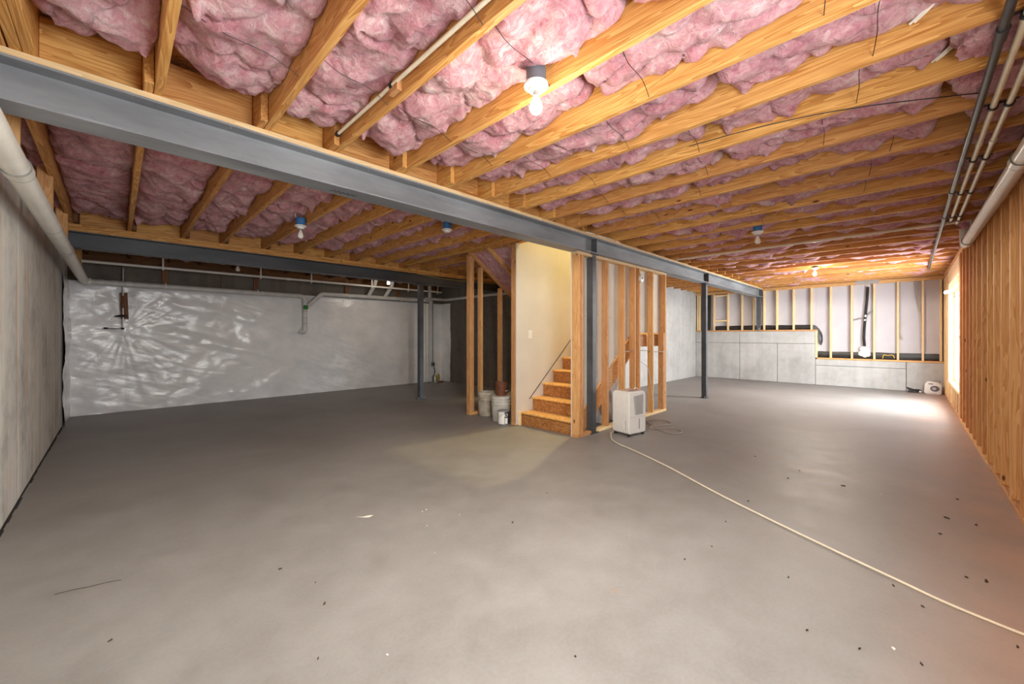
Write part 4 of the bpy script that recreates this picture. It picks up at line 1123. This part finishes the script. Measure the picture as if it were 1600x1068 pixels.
cable('drain_hose', [(4.60, 2.715, 0.007), (4.50, 2.70, 0.007), (4.40, 2.64, 0.007), (4.307, 2.582, 0.007), (4.19, 2.487, 0.007), (4.097, 2.348, 0.007), (4.02, 2.17, 0.007), (3.749, 1.654, 0.007), (3.384, 1.078, 0.007), (3.161, 0.679, 0.007), (2.974, 0.316, 0.007), (2.841, 0.044, 0.007), (2.744, -0.168, 0.007), (2.66, -0.50, 0.007)], 0.0065, 'cord', 'long cream cord crossing the slab from the dehumidifier', 'cord', 8, 8)
cable('power_cord', [(4.86, 2.60, 0.006), (5.10, 2.74, 0.006), (5.45, 2.76, 0.006), (5.70, 2.62, 0.006), (5.69, 2.48, 0.006), (5.58, 2.38, 0.006), (5.42, 2.40, 0.006), (5.25, 2.50, 0.006), (5.10, 2.45, 0.006), (5.22, 2.33, 0.012), (5.33, 2.20, 0.006), (5.22, 2.08, 0.006), (5.07, 2.09, 0.006), (5.03, 2.20, 0.006), (5.12, 2.35, 0.010), (5.34, 2.58, 0.012), (5.60, 2.80, 0.006)], 0.0055, 'cord_grey', 'looped grey-cream cord lying behind the dehumidifier', 'cord', 6, 7)

# buckets
def bucket(x, y, z, label, m_, full=True):
    r = thing('plastic_bucket', label, 'bucket', (x, y, z))
    k = 1.0
    pr = [(0.122, 0.0), (0.130, 0.01), (0.141, 0.235), (0.150, 0.24), (0.150, 0.247), (0.142, 0.25), (0.144, 0.285), (0.152, 0.29), (0.152, 0.297), (0.144, 0.30), (0.146, 0.325), (0.154, 0.33), (0.154, 0.34), (0.148, 0.343), (0.150, 0.365), (0.143, 0.367), (0.132, 0.05), (0.10, 0.045)]
    sh_ = MB().lathe(pr, x, y, z, 32).build('shell', m_, r, smooth=True)
    a = 0.155
    MB().tube([(x - a * math.cos(t) * 0.75, y - a * math.cos(t) * 0.70 - 0.07 * math.sin(t), z + 0.29 - 0.16 * math.sin(t)) for t in [math.pi * q / 10 for q in range(11)]], 0.0025, 6, 2).build('bail_handle', 'metal', r, smooth=True)
    return r
bucket(4.16, 4.72, 0, 'dirty open white bucket standing against the closet stud', 'bucket_dirt')
bk2 = bucket(4.05, 4.28, 0, 'ribbed white bucket carrying a brown pail, behind the paint can', 'bucket')
bl = thing('plastic_pail', 'small brown pail set in the top of a white bucket', 'pail', (4.075, 4.30, 0.368))
bx_, by_, bz_ = 4.075, 4.30, 0.368
MB().lathe([(0.080, 0.0), (0.083, 0.01), (0.097, 0.185), (0.101, 0.187), (0.101, 0.196), (0.095, 0.196), (0.080, 0.02), (0.05, 0.018)], bx_, by_, bz_, 28).build('shell', 'rust_pail', bl, smooth=True)
MB().lathe([(0.144, 0.0), (0.147, 0.004), (0.147, 0.012), (0.10, 0.014)], 4.05, 4.28, 0.353, 28).build('lid', 'bucket', bk2, smooth=True)
MB().tube([(bx_ - 0.1 * math.cos(t) * 0.72, by_ + 0.1 * math.cos(t) * 0.70 - 0.02 - 0.07 * math.sin(t), bz_ + 0.17 - 0.10 * math.sin(t)) for t in [math.pi * q / 10 for q in range(11)]], 0.0022, 6, 2).build('bail_handle', 'metal', bl, smooth=True)
pc = thing('paint_can', 'paint can with white and navy label in front of the buckets', 'can', (3.90, 4.065, 0))
MB().lathe([(0.080, 0), (0.084, 0.003), (0.084, 0.008), (0.082, 0.010), (0.082, 0.186), (0.085, 0.188), (0.085, 0.196), (0.080, 0.197), (0.074, 0.190), (0.03, 0.190)], 3.90, 4.065, 0, 32).build('can_body', 'metal', pc, smooth=True)
def label_arc(nm, a0, a1, z0, z1, m_, rr, parent):
    nn = 14; v = []
    for k in range(nn + 1):
        t = a0 + (a1 - a0) * k / nn
        for z in (z0, z1): v.append((3.90 + rr * math.cos(t), 4.065 + rr * math.sin(t), z))
    MB().add(v, [(2 * k, 2 * k + 2, 2 * k + 3, 2 * k + 1) for k in range(nn)]).build(nm, m_, parent, smooth=True)
va = math.radians(225)      # faces the viewer side
label_arc('label_white', va - 1.7, va + 0.15, 0.015, 0.182, 'white_label', 0.0825, pc)
label_arc('label_navy', va + 0.15, va + 1.7, 0.015, 0.182, 'navy', 0.0825, pc)
label_arc('label_patch', va + 0.22, va + 0.72, 0.02, 0.10, 'white_label', 0.0832, pc)
tt = va + 0.45
v = [(3.90 + 0.0834 * math.cos(tt + 0.30 * math.cos(q)), 4.065 + 0.0834 * math.sin(tt + 0.30 * math.cos(q)), 0.140 + 0.024 * math.sin(q)) for q in [2 * math.pi * k / 16 for k in range(16)]]
em_ = MB().add(v, [tuple(range(16))]).build('label_emblem', 'white_label', pc)
v = [(3.90 + 0.0838 * math.cos(tt + 0.17 * math.cos(q)), 4.065 + 0.0838 * math.sin(tt + 0.17 * math.cos(q)), 0.140 + 0.013 * math.sin(q)) for q in [2 * math.pi * k / 12 for k in range(12)]]
MB().add(v, [tuple(range(12))]).build('label_emblem_centre', 'grey_box', em_)
MB().tube([(3.90 + 0.084 * math.cos(va - 0.9 + 0.16 * q), 4.065 + 0.084 * math.sin(va - 0.9 + 0.16 * q), 0.10 + 0.012 * q) for q in range(7)], 0.002, 5).build('bail_handle', 'black', pc)

# sprayer jug in the far corner
jg = thing('plastic_jug', 'white handled jug with dark oval label in the far corner', 'jug', (12.36, -0.38, 0))
jx, jy = 12.36, -0.375
jb = MB(); pr = [(-0.12, 0.0), (0.12, 0.0), (0.125, 0.02), (0.125, 0.20), (0.105, 0.255), (0.06, 0.27), (-0.10, 0.25), (-0.125, 0.20), (-0.125, 0.02)]
def hole_face(y): return [(jx - 0.0 + 0 * x, jy + x, z) for x, z in pr]
v = []
for xx in (jx - 0.085, jx + 0.085):
    for x, z in pr: v.append((xx, jy + x, z))
k = len(pr)
jb.add(v, [tuple(range(k)), tuple(range(2 * k - 1, k - 1, -1))] + [(i, (i + 1) % k, (i + 1) % k + k, i + k) for i in range(k)])
jb.build('body', 'appliance', jg, smooth=True, bevel=0.018)
v = [(jx - 0.0868, jy - 0.025 + 0.07 * math.cos(q), 0.125 + 0.062 * math.sin(q)) for q in [2 * math.pi * i / 20 for i in range(20)]]
ol_ = MB().add(v, [tuple(range(20))]).build('oval_label', 'grey_box', jg)
v = [(jx - 0.0876, jy - 0.015 + 0.03 * math.cos(q), 0.125 + 0.03 * math.sin(q)) for q in [2 * math.pi * i / 16 for i in range(16)]]
MB().add(v, [tuple(range(16))]).build('label_centre', 'grille', ol_)
MB().box(jx - 0.0872, jx - 0.08, jy + 0.0, jy + 0.07, 0.212, 0.232).build('handle_slot', 'grey_box', jg)
MB().lathe([(0.022, 0), (0.022, 0.03), (0.015, 0.032)], jx, jy - 0.085, 0.255, 14).build('cap', 'metal', jg, smooth=True)
MB().tube([(jx, jy - 0.085, 0.285), (jx - 0.01, jy - 0.05, 0.295), (jx - 0.02, jy - 0.02, 0.28)], 0.006, 6, 4).build('cap_strap', 'metal', jg)
sp = thing('spray_hose', 'coiled black hose lying on the slab beside the white jug', 'hose', (12.42, -0.12, 0))
MB().tube([(12.40 + 0.07 * math.cos(t), -0.10 + 0.10 * math.sin(t), 0.012 + 0.004 * t) for t in [0.5 * q for q in range(34)]], 0.010, 7).build('coil', 'black', sp, smooth=True)
MB().tube([(12.36, -0.20, 0.02), (12.36, -0.10, 0.06), (12.40, 0.02, 0.10)], 0.016, 8).build('wand', 'black', sp, smooth=True)
MB().lathe([(0.018, 0), (0.018, 0.03)], 12.33, -0.185, 0.02, 10).build('nozzle', 'white_label', sp)

# corner sump with cords
sm = thing('sump_pump', 'small sump pump with yellow cord at the foot of the white sheeting', 'pump', (6.02, 8.92, 0))
MB().lathe([(0.11, 0), (0.12, 0.01), (0.11, 0.04), (0.07, 0.05), (0.07, 0.16), (0.05, 0.19), (0.02, 0.20)], 6.02, 8.92, 0, 18).build('pump_body', 'metal', sm, smooth=True)
MB().tube([(6.02, 8.86, 0.05), (5.98, 8.82, 0.16), (6.06, 8.80, 0.22), (6.10, 8.82, 0.12), (6.05, 8.80, 0.05), (6.0, 8.79, 0.12), (6.05, 8.80, 0.24), (6.10, 8.85, 0.10)], 0.012, 7, 6).build('coiled_cord', 'yellow', sm, smooth=True)
MB().tube([(5.92, 8.86, 0.02), (5.93, 8.87, 0.18), (6.0, 8.9, 0.27), (6.04, 9.0, 0.40)], 0.010, 7, 5).build('black_cord', 'black', sm, smooth=True)
MB().box(6.10, 6.20, 8.78, 8.83, 0, 0.03).build('red_float', 'red', sm)
ob = thing('outlet_box', 'grey outlet box with conduit above the sump pump', 'outlet', (6.04, 9.05, 0.42))
MB().box(6.0, 6.085, 9.03, 9.075, 0.42, 0.53).build('box', 'metal', ob)
MB().box(6.02, 6.065, 9.026, 9.031, 0.445, 0.505).build('receptacle', 'black', ob)
MB().tube([(6.04, 9.06, 0.53), (6.04, 9.06, 2.12)], 0.009, 8).build('conduit', 'black_pipe', ob)

# ================================================================ stair-side details
sw = thing('light_switch', 'white light switch plate on the stair drywall', 'switch', (4.226, 3.855, 1.21))
MB().box(4.186, 4.266, 3.852, 3.8595, 1.215, 1.335).build('plate', 'porcelain', sw, bevel=0.002)
MB().box(4.216, 4.236, 3.846, 3.853, 1.262, 1.288).build('toggle', 'white_label', sw)
cable('handrail_cord', [(4.21, 3.855, 0.345), (4.69, 3.853, 0.755), (5.17, 3.855, 1.165), (5.45, 3.855, 1.40)], 0.005, 'black', 'thin black line rising along the drywall above the stairs', 'cord', 2, 6)
sm2 = thing('smoke_alarm', 'round white smoke alarm on a stud under the long beam', 'alarm', (5.59, 2.84, 2.12))
MB().lathe([(0.058, 0.0), (0.062, -0.008), (0.058, -0.025), (0.045, -0.032), (0.02, -0.033)], 5.60, 2.858, 2.115, 24, axis='y').build('housing', 'porcelain', sm2, smooth=True)
MB().lathe([(0.020, -0.030), (0.018, -0.036), (0.006, -0.037)], 5.60, 2.858, 2.115, 16, axis='y').build('sensor_dome', 'grey_box', sm2, smooth=True)
# storage under the stairs
cb = thing('foam_board', 'tall white board standing under the stair landing', 'board', (6.0, 3.5, 0))
MB().add([(5.46, 3.44, 0.0), (6.44, 3.56, 0.0), (6.44, 3.60, 1.08), (5.46, 3.48, 1.08), (5.46, 3.46, 0.0), (6.44, 3.58, 0.0), (6.44, 3.62, 1.08), (5.46, 3.50, 1.08)],
         [(0, 1, 2, 3), (7, 6, 5, 4), (0, 4, 5, 1), (3, 2, 6, 7), (0, 3, 7, 4), (1, 5, 6, 2)]).build('board', 'drywall', cb)
n, m_ = 26, 20; v = []; f = []
for i in range(n + 1):
    for k in range(m_ + 1):
        a, b = i / n, k / m_
        x = 4.72 + 0.62 * a - 0.10 * b * (1 - a); z = 0.02 + b * (0.30 + 0.42 * a)
        y = 3.10 + 0.05 * math.sin(a * 23 + b * 3) * (1 - 0.5 * b) + 0.03 * math.sin(a * 41 + 2)
        v.append((x, y, z))
for i in range(n):
    for k in range(m_): q = i * (m_ + 1) + k; f.append((q, q + 1, q + m_ + 2, q + m_ + 1))
o = MB().add(v, f).build('drop_sheet', 'poly', None, smooth=True)
o.data.polygons.foreach_set('use_smooth', [True] * len(o.data.polygons))
tag(o, 'crumpled translucent plastic hanging under the stair stringer', 'sheeting')
cable('hose_tangle', [(4.96, 3.25, 0.02), (5.10, 3.36, 0.09), (5.28, 3.30, 0.03), (5.15, 3.24, 0.10), (4.98, 3.32, 0.04), (5.12, 3.40, 0.12), (5.34, 3.34, 0.03)], 0.014, 'black', 'tangled black hose on the slab under the stairs', 'hose', 6, 8)
cable('hose_tangle', [(4.95, 3.20, 0.012), (5.10, 3.21, 0.05), (5.3, 3.19, 0.015)], 0.009, 'green', 'short green hose end under the stairs', 'hose', 6, 7)
tag(MB().box(4.50, 4.90, 3.18, 3.50, 0.0, 0.045).build('carpet_scrap', 'rust_pail'), 'brown scrap of board lying under the stairs', 'board')
cable('grey_cable', [(5.16, 2.905, 1.02), (5.45, 2.905, 1.03), (5.8, 2.905, 1.025), (6.10, 2.90, 1.0), (6.39, 2.85, 0.985)], 0.007, 'cord_grey', 'grey cable threaded level through the stud wall under the landing')
cable('white_cable', [(5.62, 2.85, 0.85), (5.75, 2.845, 0.80), (5.86, 2.845, 0.68), (5.93, 2.845, 0.5), (5.97, 2.85, 0.36), (6.0, 2.84, 0.22)], 0.005, 'cable_white', 'white cable drooping across studs behind the dehumidifier')

# far wall fittings
fd = thing('flexible_duct', 'black corrugated duct hanging in a stud bay above white foam', 'duct', (12.61, 0.72, 0.9))
pts = [(12.615, 0.676, 2.40), (12.612, 0.69, 2.1), (12.61, 0.715, 1.8), (12.61, 0.735, 1.5), (12.61, 0.748, 1.2), (12.612, 0.735, 0.98)]
mbq = MB(); Q = []
for i in range(len(pts) - 1):
    a, b = Vector(pts[i]), Vector(pts[i + 1])
    for q in range(12): Q.append(a.lerp(b, q / 12))
mbq.tube(Q, [0.029 if (i % 2) else 0.022 for i in range(len(Q))], 10)
mbq.build('corrugated_hose', 'black', fd, smooth=False)
MB().tube([(12.61, 0.715, 1.74), (12.61, 0.718, 1.69)], 0.031, 10).tube([(12.61, 0.722, 1.64), (12.61, 0.724, 1.60)], 0.031, 10).build('tape_band', 'metal', fd)
MB().tube([(12.63, 0.94, 1.62), (12.62, 0.73, 1.68), (12.63, 0.58, 1.84)], 0.012, 6).build('strap', 'metal', fd)
def blob(name, c, r, seed, m_, parent):
    n, q = 18, 12; v = []; f = []
    for i in range(q):
        ph = 0.05 + (math.pi - 0.1) * i / (q - 1)
        for k in range(n):
            t = 2 * math.pi * k / n
            d = Vector((math.sin(ph) * math.cos(t), math.sin(ph) * math.sin(t), math.cos(ph)))
            s = 1 + 0.35 * float(perlin(np.array([d.x * 2 + seed]), np.array([d.y * 2 + d.z * 3]), seed)[0])
            v.append((c[0] + d.x * r[0] * s, c[1] + d.y * r[1] * s, c[2] + d.z * r[2] * s))
    for i in range(q - 1):
        for k in range(n): f.append((i * n + k, i * n + (k + 1) % n, (i + 1) * n + (k + 1) % n, (i + 1) * n + k))
    f += [tuple(range(n - 1, -1, -1)), tuple(range((q - 1) * n, q * n))]
    return MB().add(v, f).build(name, m_, parent, smooth=True)
for k, (y, z, s) in enumerate(((0.77, 0.93, 0.06), (0.70, 0.87, 0.07), (0.79, 0.82, 0.06), (0.68, 0.80, 0.05), (0.735, 0.78, 0.05))):
    blob('foam_lump', (12.625, y, z), (0.04, s, s), 60 + k, 'foam', fd)
tag(MB().box(12.568, 12.575, 0.48, 0.90, 2.47, 2.56).build('duct_tape_patch', 'metal'), 'grey tape strip on the top plate above the black duct', 'tape')
for k in range(5):
    y0 = -0.10 - 0.022 * k
    cable('grey_cable', [(12.615, y0, 2.468), (12.615, y0 - 0.02, 2.1), (12.62, -0.185 - 0.004 * k, 1.62), (12.62, -0.195 - 0.003 * k, 0.95 + 0.05 * k)], 0.005, 'cord_grey', 'one of several grey cables dropping beside a far-wall stud', 'cable', 5, 6, 'grey cables on the far wall')
cable('grey_cable', [(12.61, 0.135, 2.46), (12.61, 0.138, 1.5), (12.61, 0.13, 1.28), (12.60, 0.085, 1.16)], 0.008, 'cord_grey', 'single grey cable curling off a stud on the far wall', 'cable', 5, 6)
cable('yellow_cable', [(12.61, 0.22, 0.73), (12.60, 0.25, 0.80), (12.60, 0.33, 0.79), (12.60, 0.40, 0.80), (12.61, 0.42, 0.72)], 0.009, 'romex', 'short looped yellow cable on the far sill', 'cable', 5, 6)
tag(blob('foam_drip', (10.9, -0.50, 2.06), (0.26, 0.035, 0.03), 71, 'foam', None), 'white foam flap hanging from the window head', 'foam')
cp = tag(MB().box(6.98, 7.40, -0.535, -0.515, 2.42, 2.60).build('insulation_board', 'conc_pale', None), 'rough grey board stub beside the end of the glossy pipe', 'board')

# ================================================================ litter on the slab
rg = random.Random(5)
def unproj(px, py):
    t = (px - 800) / 619.0; d = 619 * H / (py - 523)
    return d * (1 + t) / math.sqrt(2), d * (1 - t) / math.sqrt(2)
leaves = [(1318, 759, .03), (1231, 747, .016), (1249, 735, .014), (1134, 815, .016), (1169, 783, .016), (1479, 809, .028), (1469, 834, .02), (1525, 820, .02), (1396, 915, .016), (1541, 908, .028), (1442, 948, .014),
          (1343, 1014, .012), (1440, 1038, .014), (899, 1026, .01), (801, 816, .022), (1232, 902, .014), (438, 889, .016), (507, 943, .018), (172, 1001, .016), (497, 1029, .010), (1261, 985, .012), (1070, 874, .012), (1510, 902, .014), (1590, 1011, .016),
          (1496, 780, .018), (1180, 713, .02), (493, 910, .008), (1590, 780, .016), (855, 770, .012), (1112, 854, .010)]
for (px, py, s) in leaves:
    x, y = unproj(px, py); a = rg.uniform(0, 3.1); n_ = 7
    v = []
    for z in (0.0008, 0.005):
        for k in range(n_):
            t = 2 * math.pi * k / n_; r_ = rg.uniform(0.6, 1.1)
            ex, ey = s * 0.55 * math.cos(t) * r_, s * 0.24 * math.sin(t) * r_
            v.append((x + ex * math.cos(a) - ey * math.sin(a), y + ex * math.sin(a) + ey * math.cos(a), z + (0.003 * math.cos(t * 2) if z > 0.002 else 0)))
    f = [tuple(range(n_)), tuple(range(2 * n_ - 1, n_ - 1, -1))] + [(k, (k + 1) % n_, (k + 1) % n_ + n_, k + n_) for k in range(n_)]
    tag(MB().add(v, f).build('debris_crumb', 'leaf'), 'tiny dark dry crumb lying on the concrete slab', 'debris', 'dark crumbs on the slab')
for (px, py, s) in [(1396, 1013, .022), (1377, 652 + 120, .012), (666, 796, .018), (660, 799, .012), (667, 821, .012), (718, 804, .01), (679, 864, .010), (605, 1023, .014), (1165, 905 + 90, .0)]:
    if s == 0: continue
    x, y = unproj(px, py); a = rg.uniform(0, 3.1); n_ = 7; v = []
    for z in (0.0006, 0.003):
        for k in range(n_):
            t = 2 * math.pi * k / n_; r_ = rg.uniform(0.6, 1.1)
            ex, ey = s * 0.55 * math.cos(t) * r_, s * 0.3 * math.sin(t) * r_
            v.append((x + ex * math.cos(a) - ey * math.sin(a), y + ex * math.sin(a) + ey * math.cos(a), z))
    f = [tuple(range(n_)), tuple(range(2 * n_ - 1, n_ - 1, -1))] + [(k, (k + 1) % n_, (k + 1) % n_ + n_, k + n_) for k in range(n_)]
    tag(MB().add(v, f).build('paint_chip', 'paint_fleck'), 'tiny pale paint chip lying on the concrete slab', 'debris', 'pale chips on the slab')
x, y = unproj(570, 807)
v = [(x - 0.05, y + 0.05, 0.0007), (x - 0.01, y + 0.012, 0.0007), (x + 0.035, y + 0.0, 0.0007), (x + 0.055, y - 0.02, 0.0007), (x + 0.02, y - 0.03, 0.0007), (x - 0.005, y - 0.012, 0.0007)]
MB().add(v, [tuple(range(6))]).build('paint_smear', 'paint_fleck', fl)
print('objects', len(bpy.data.objects))
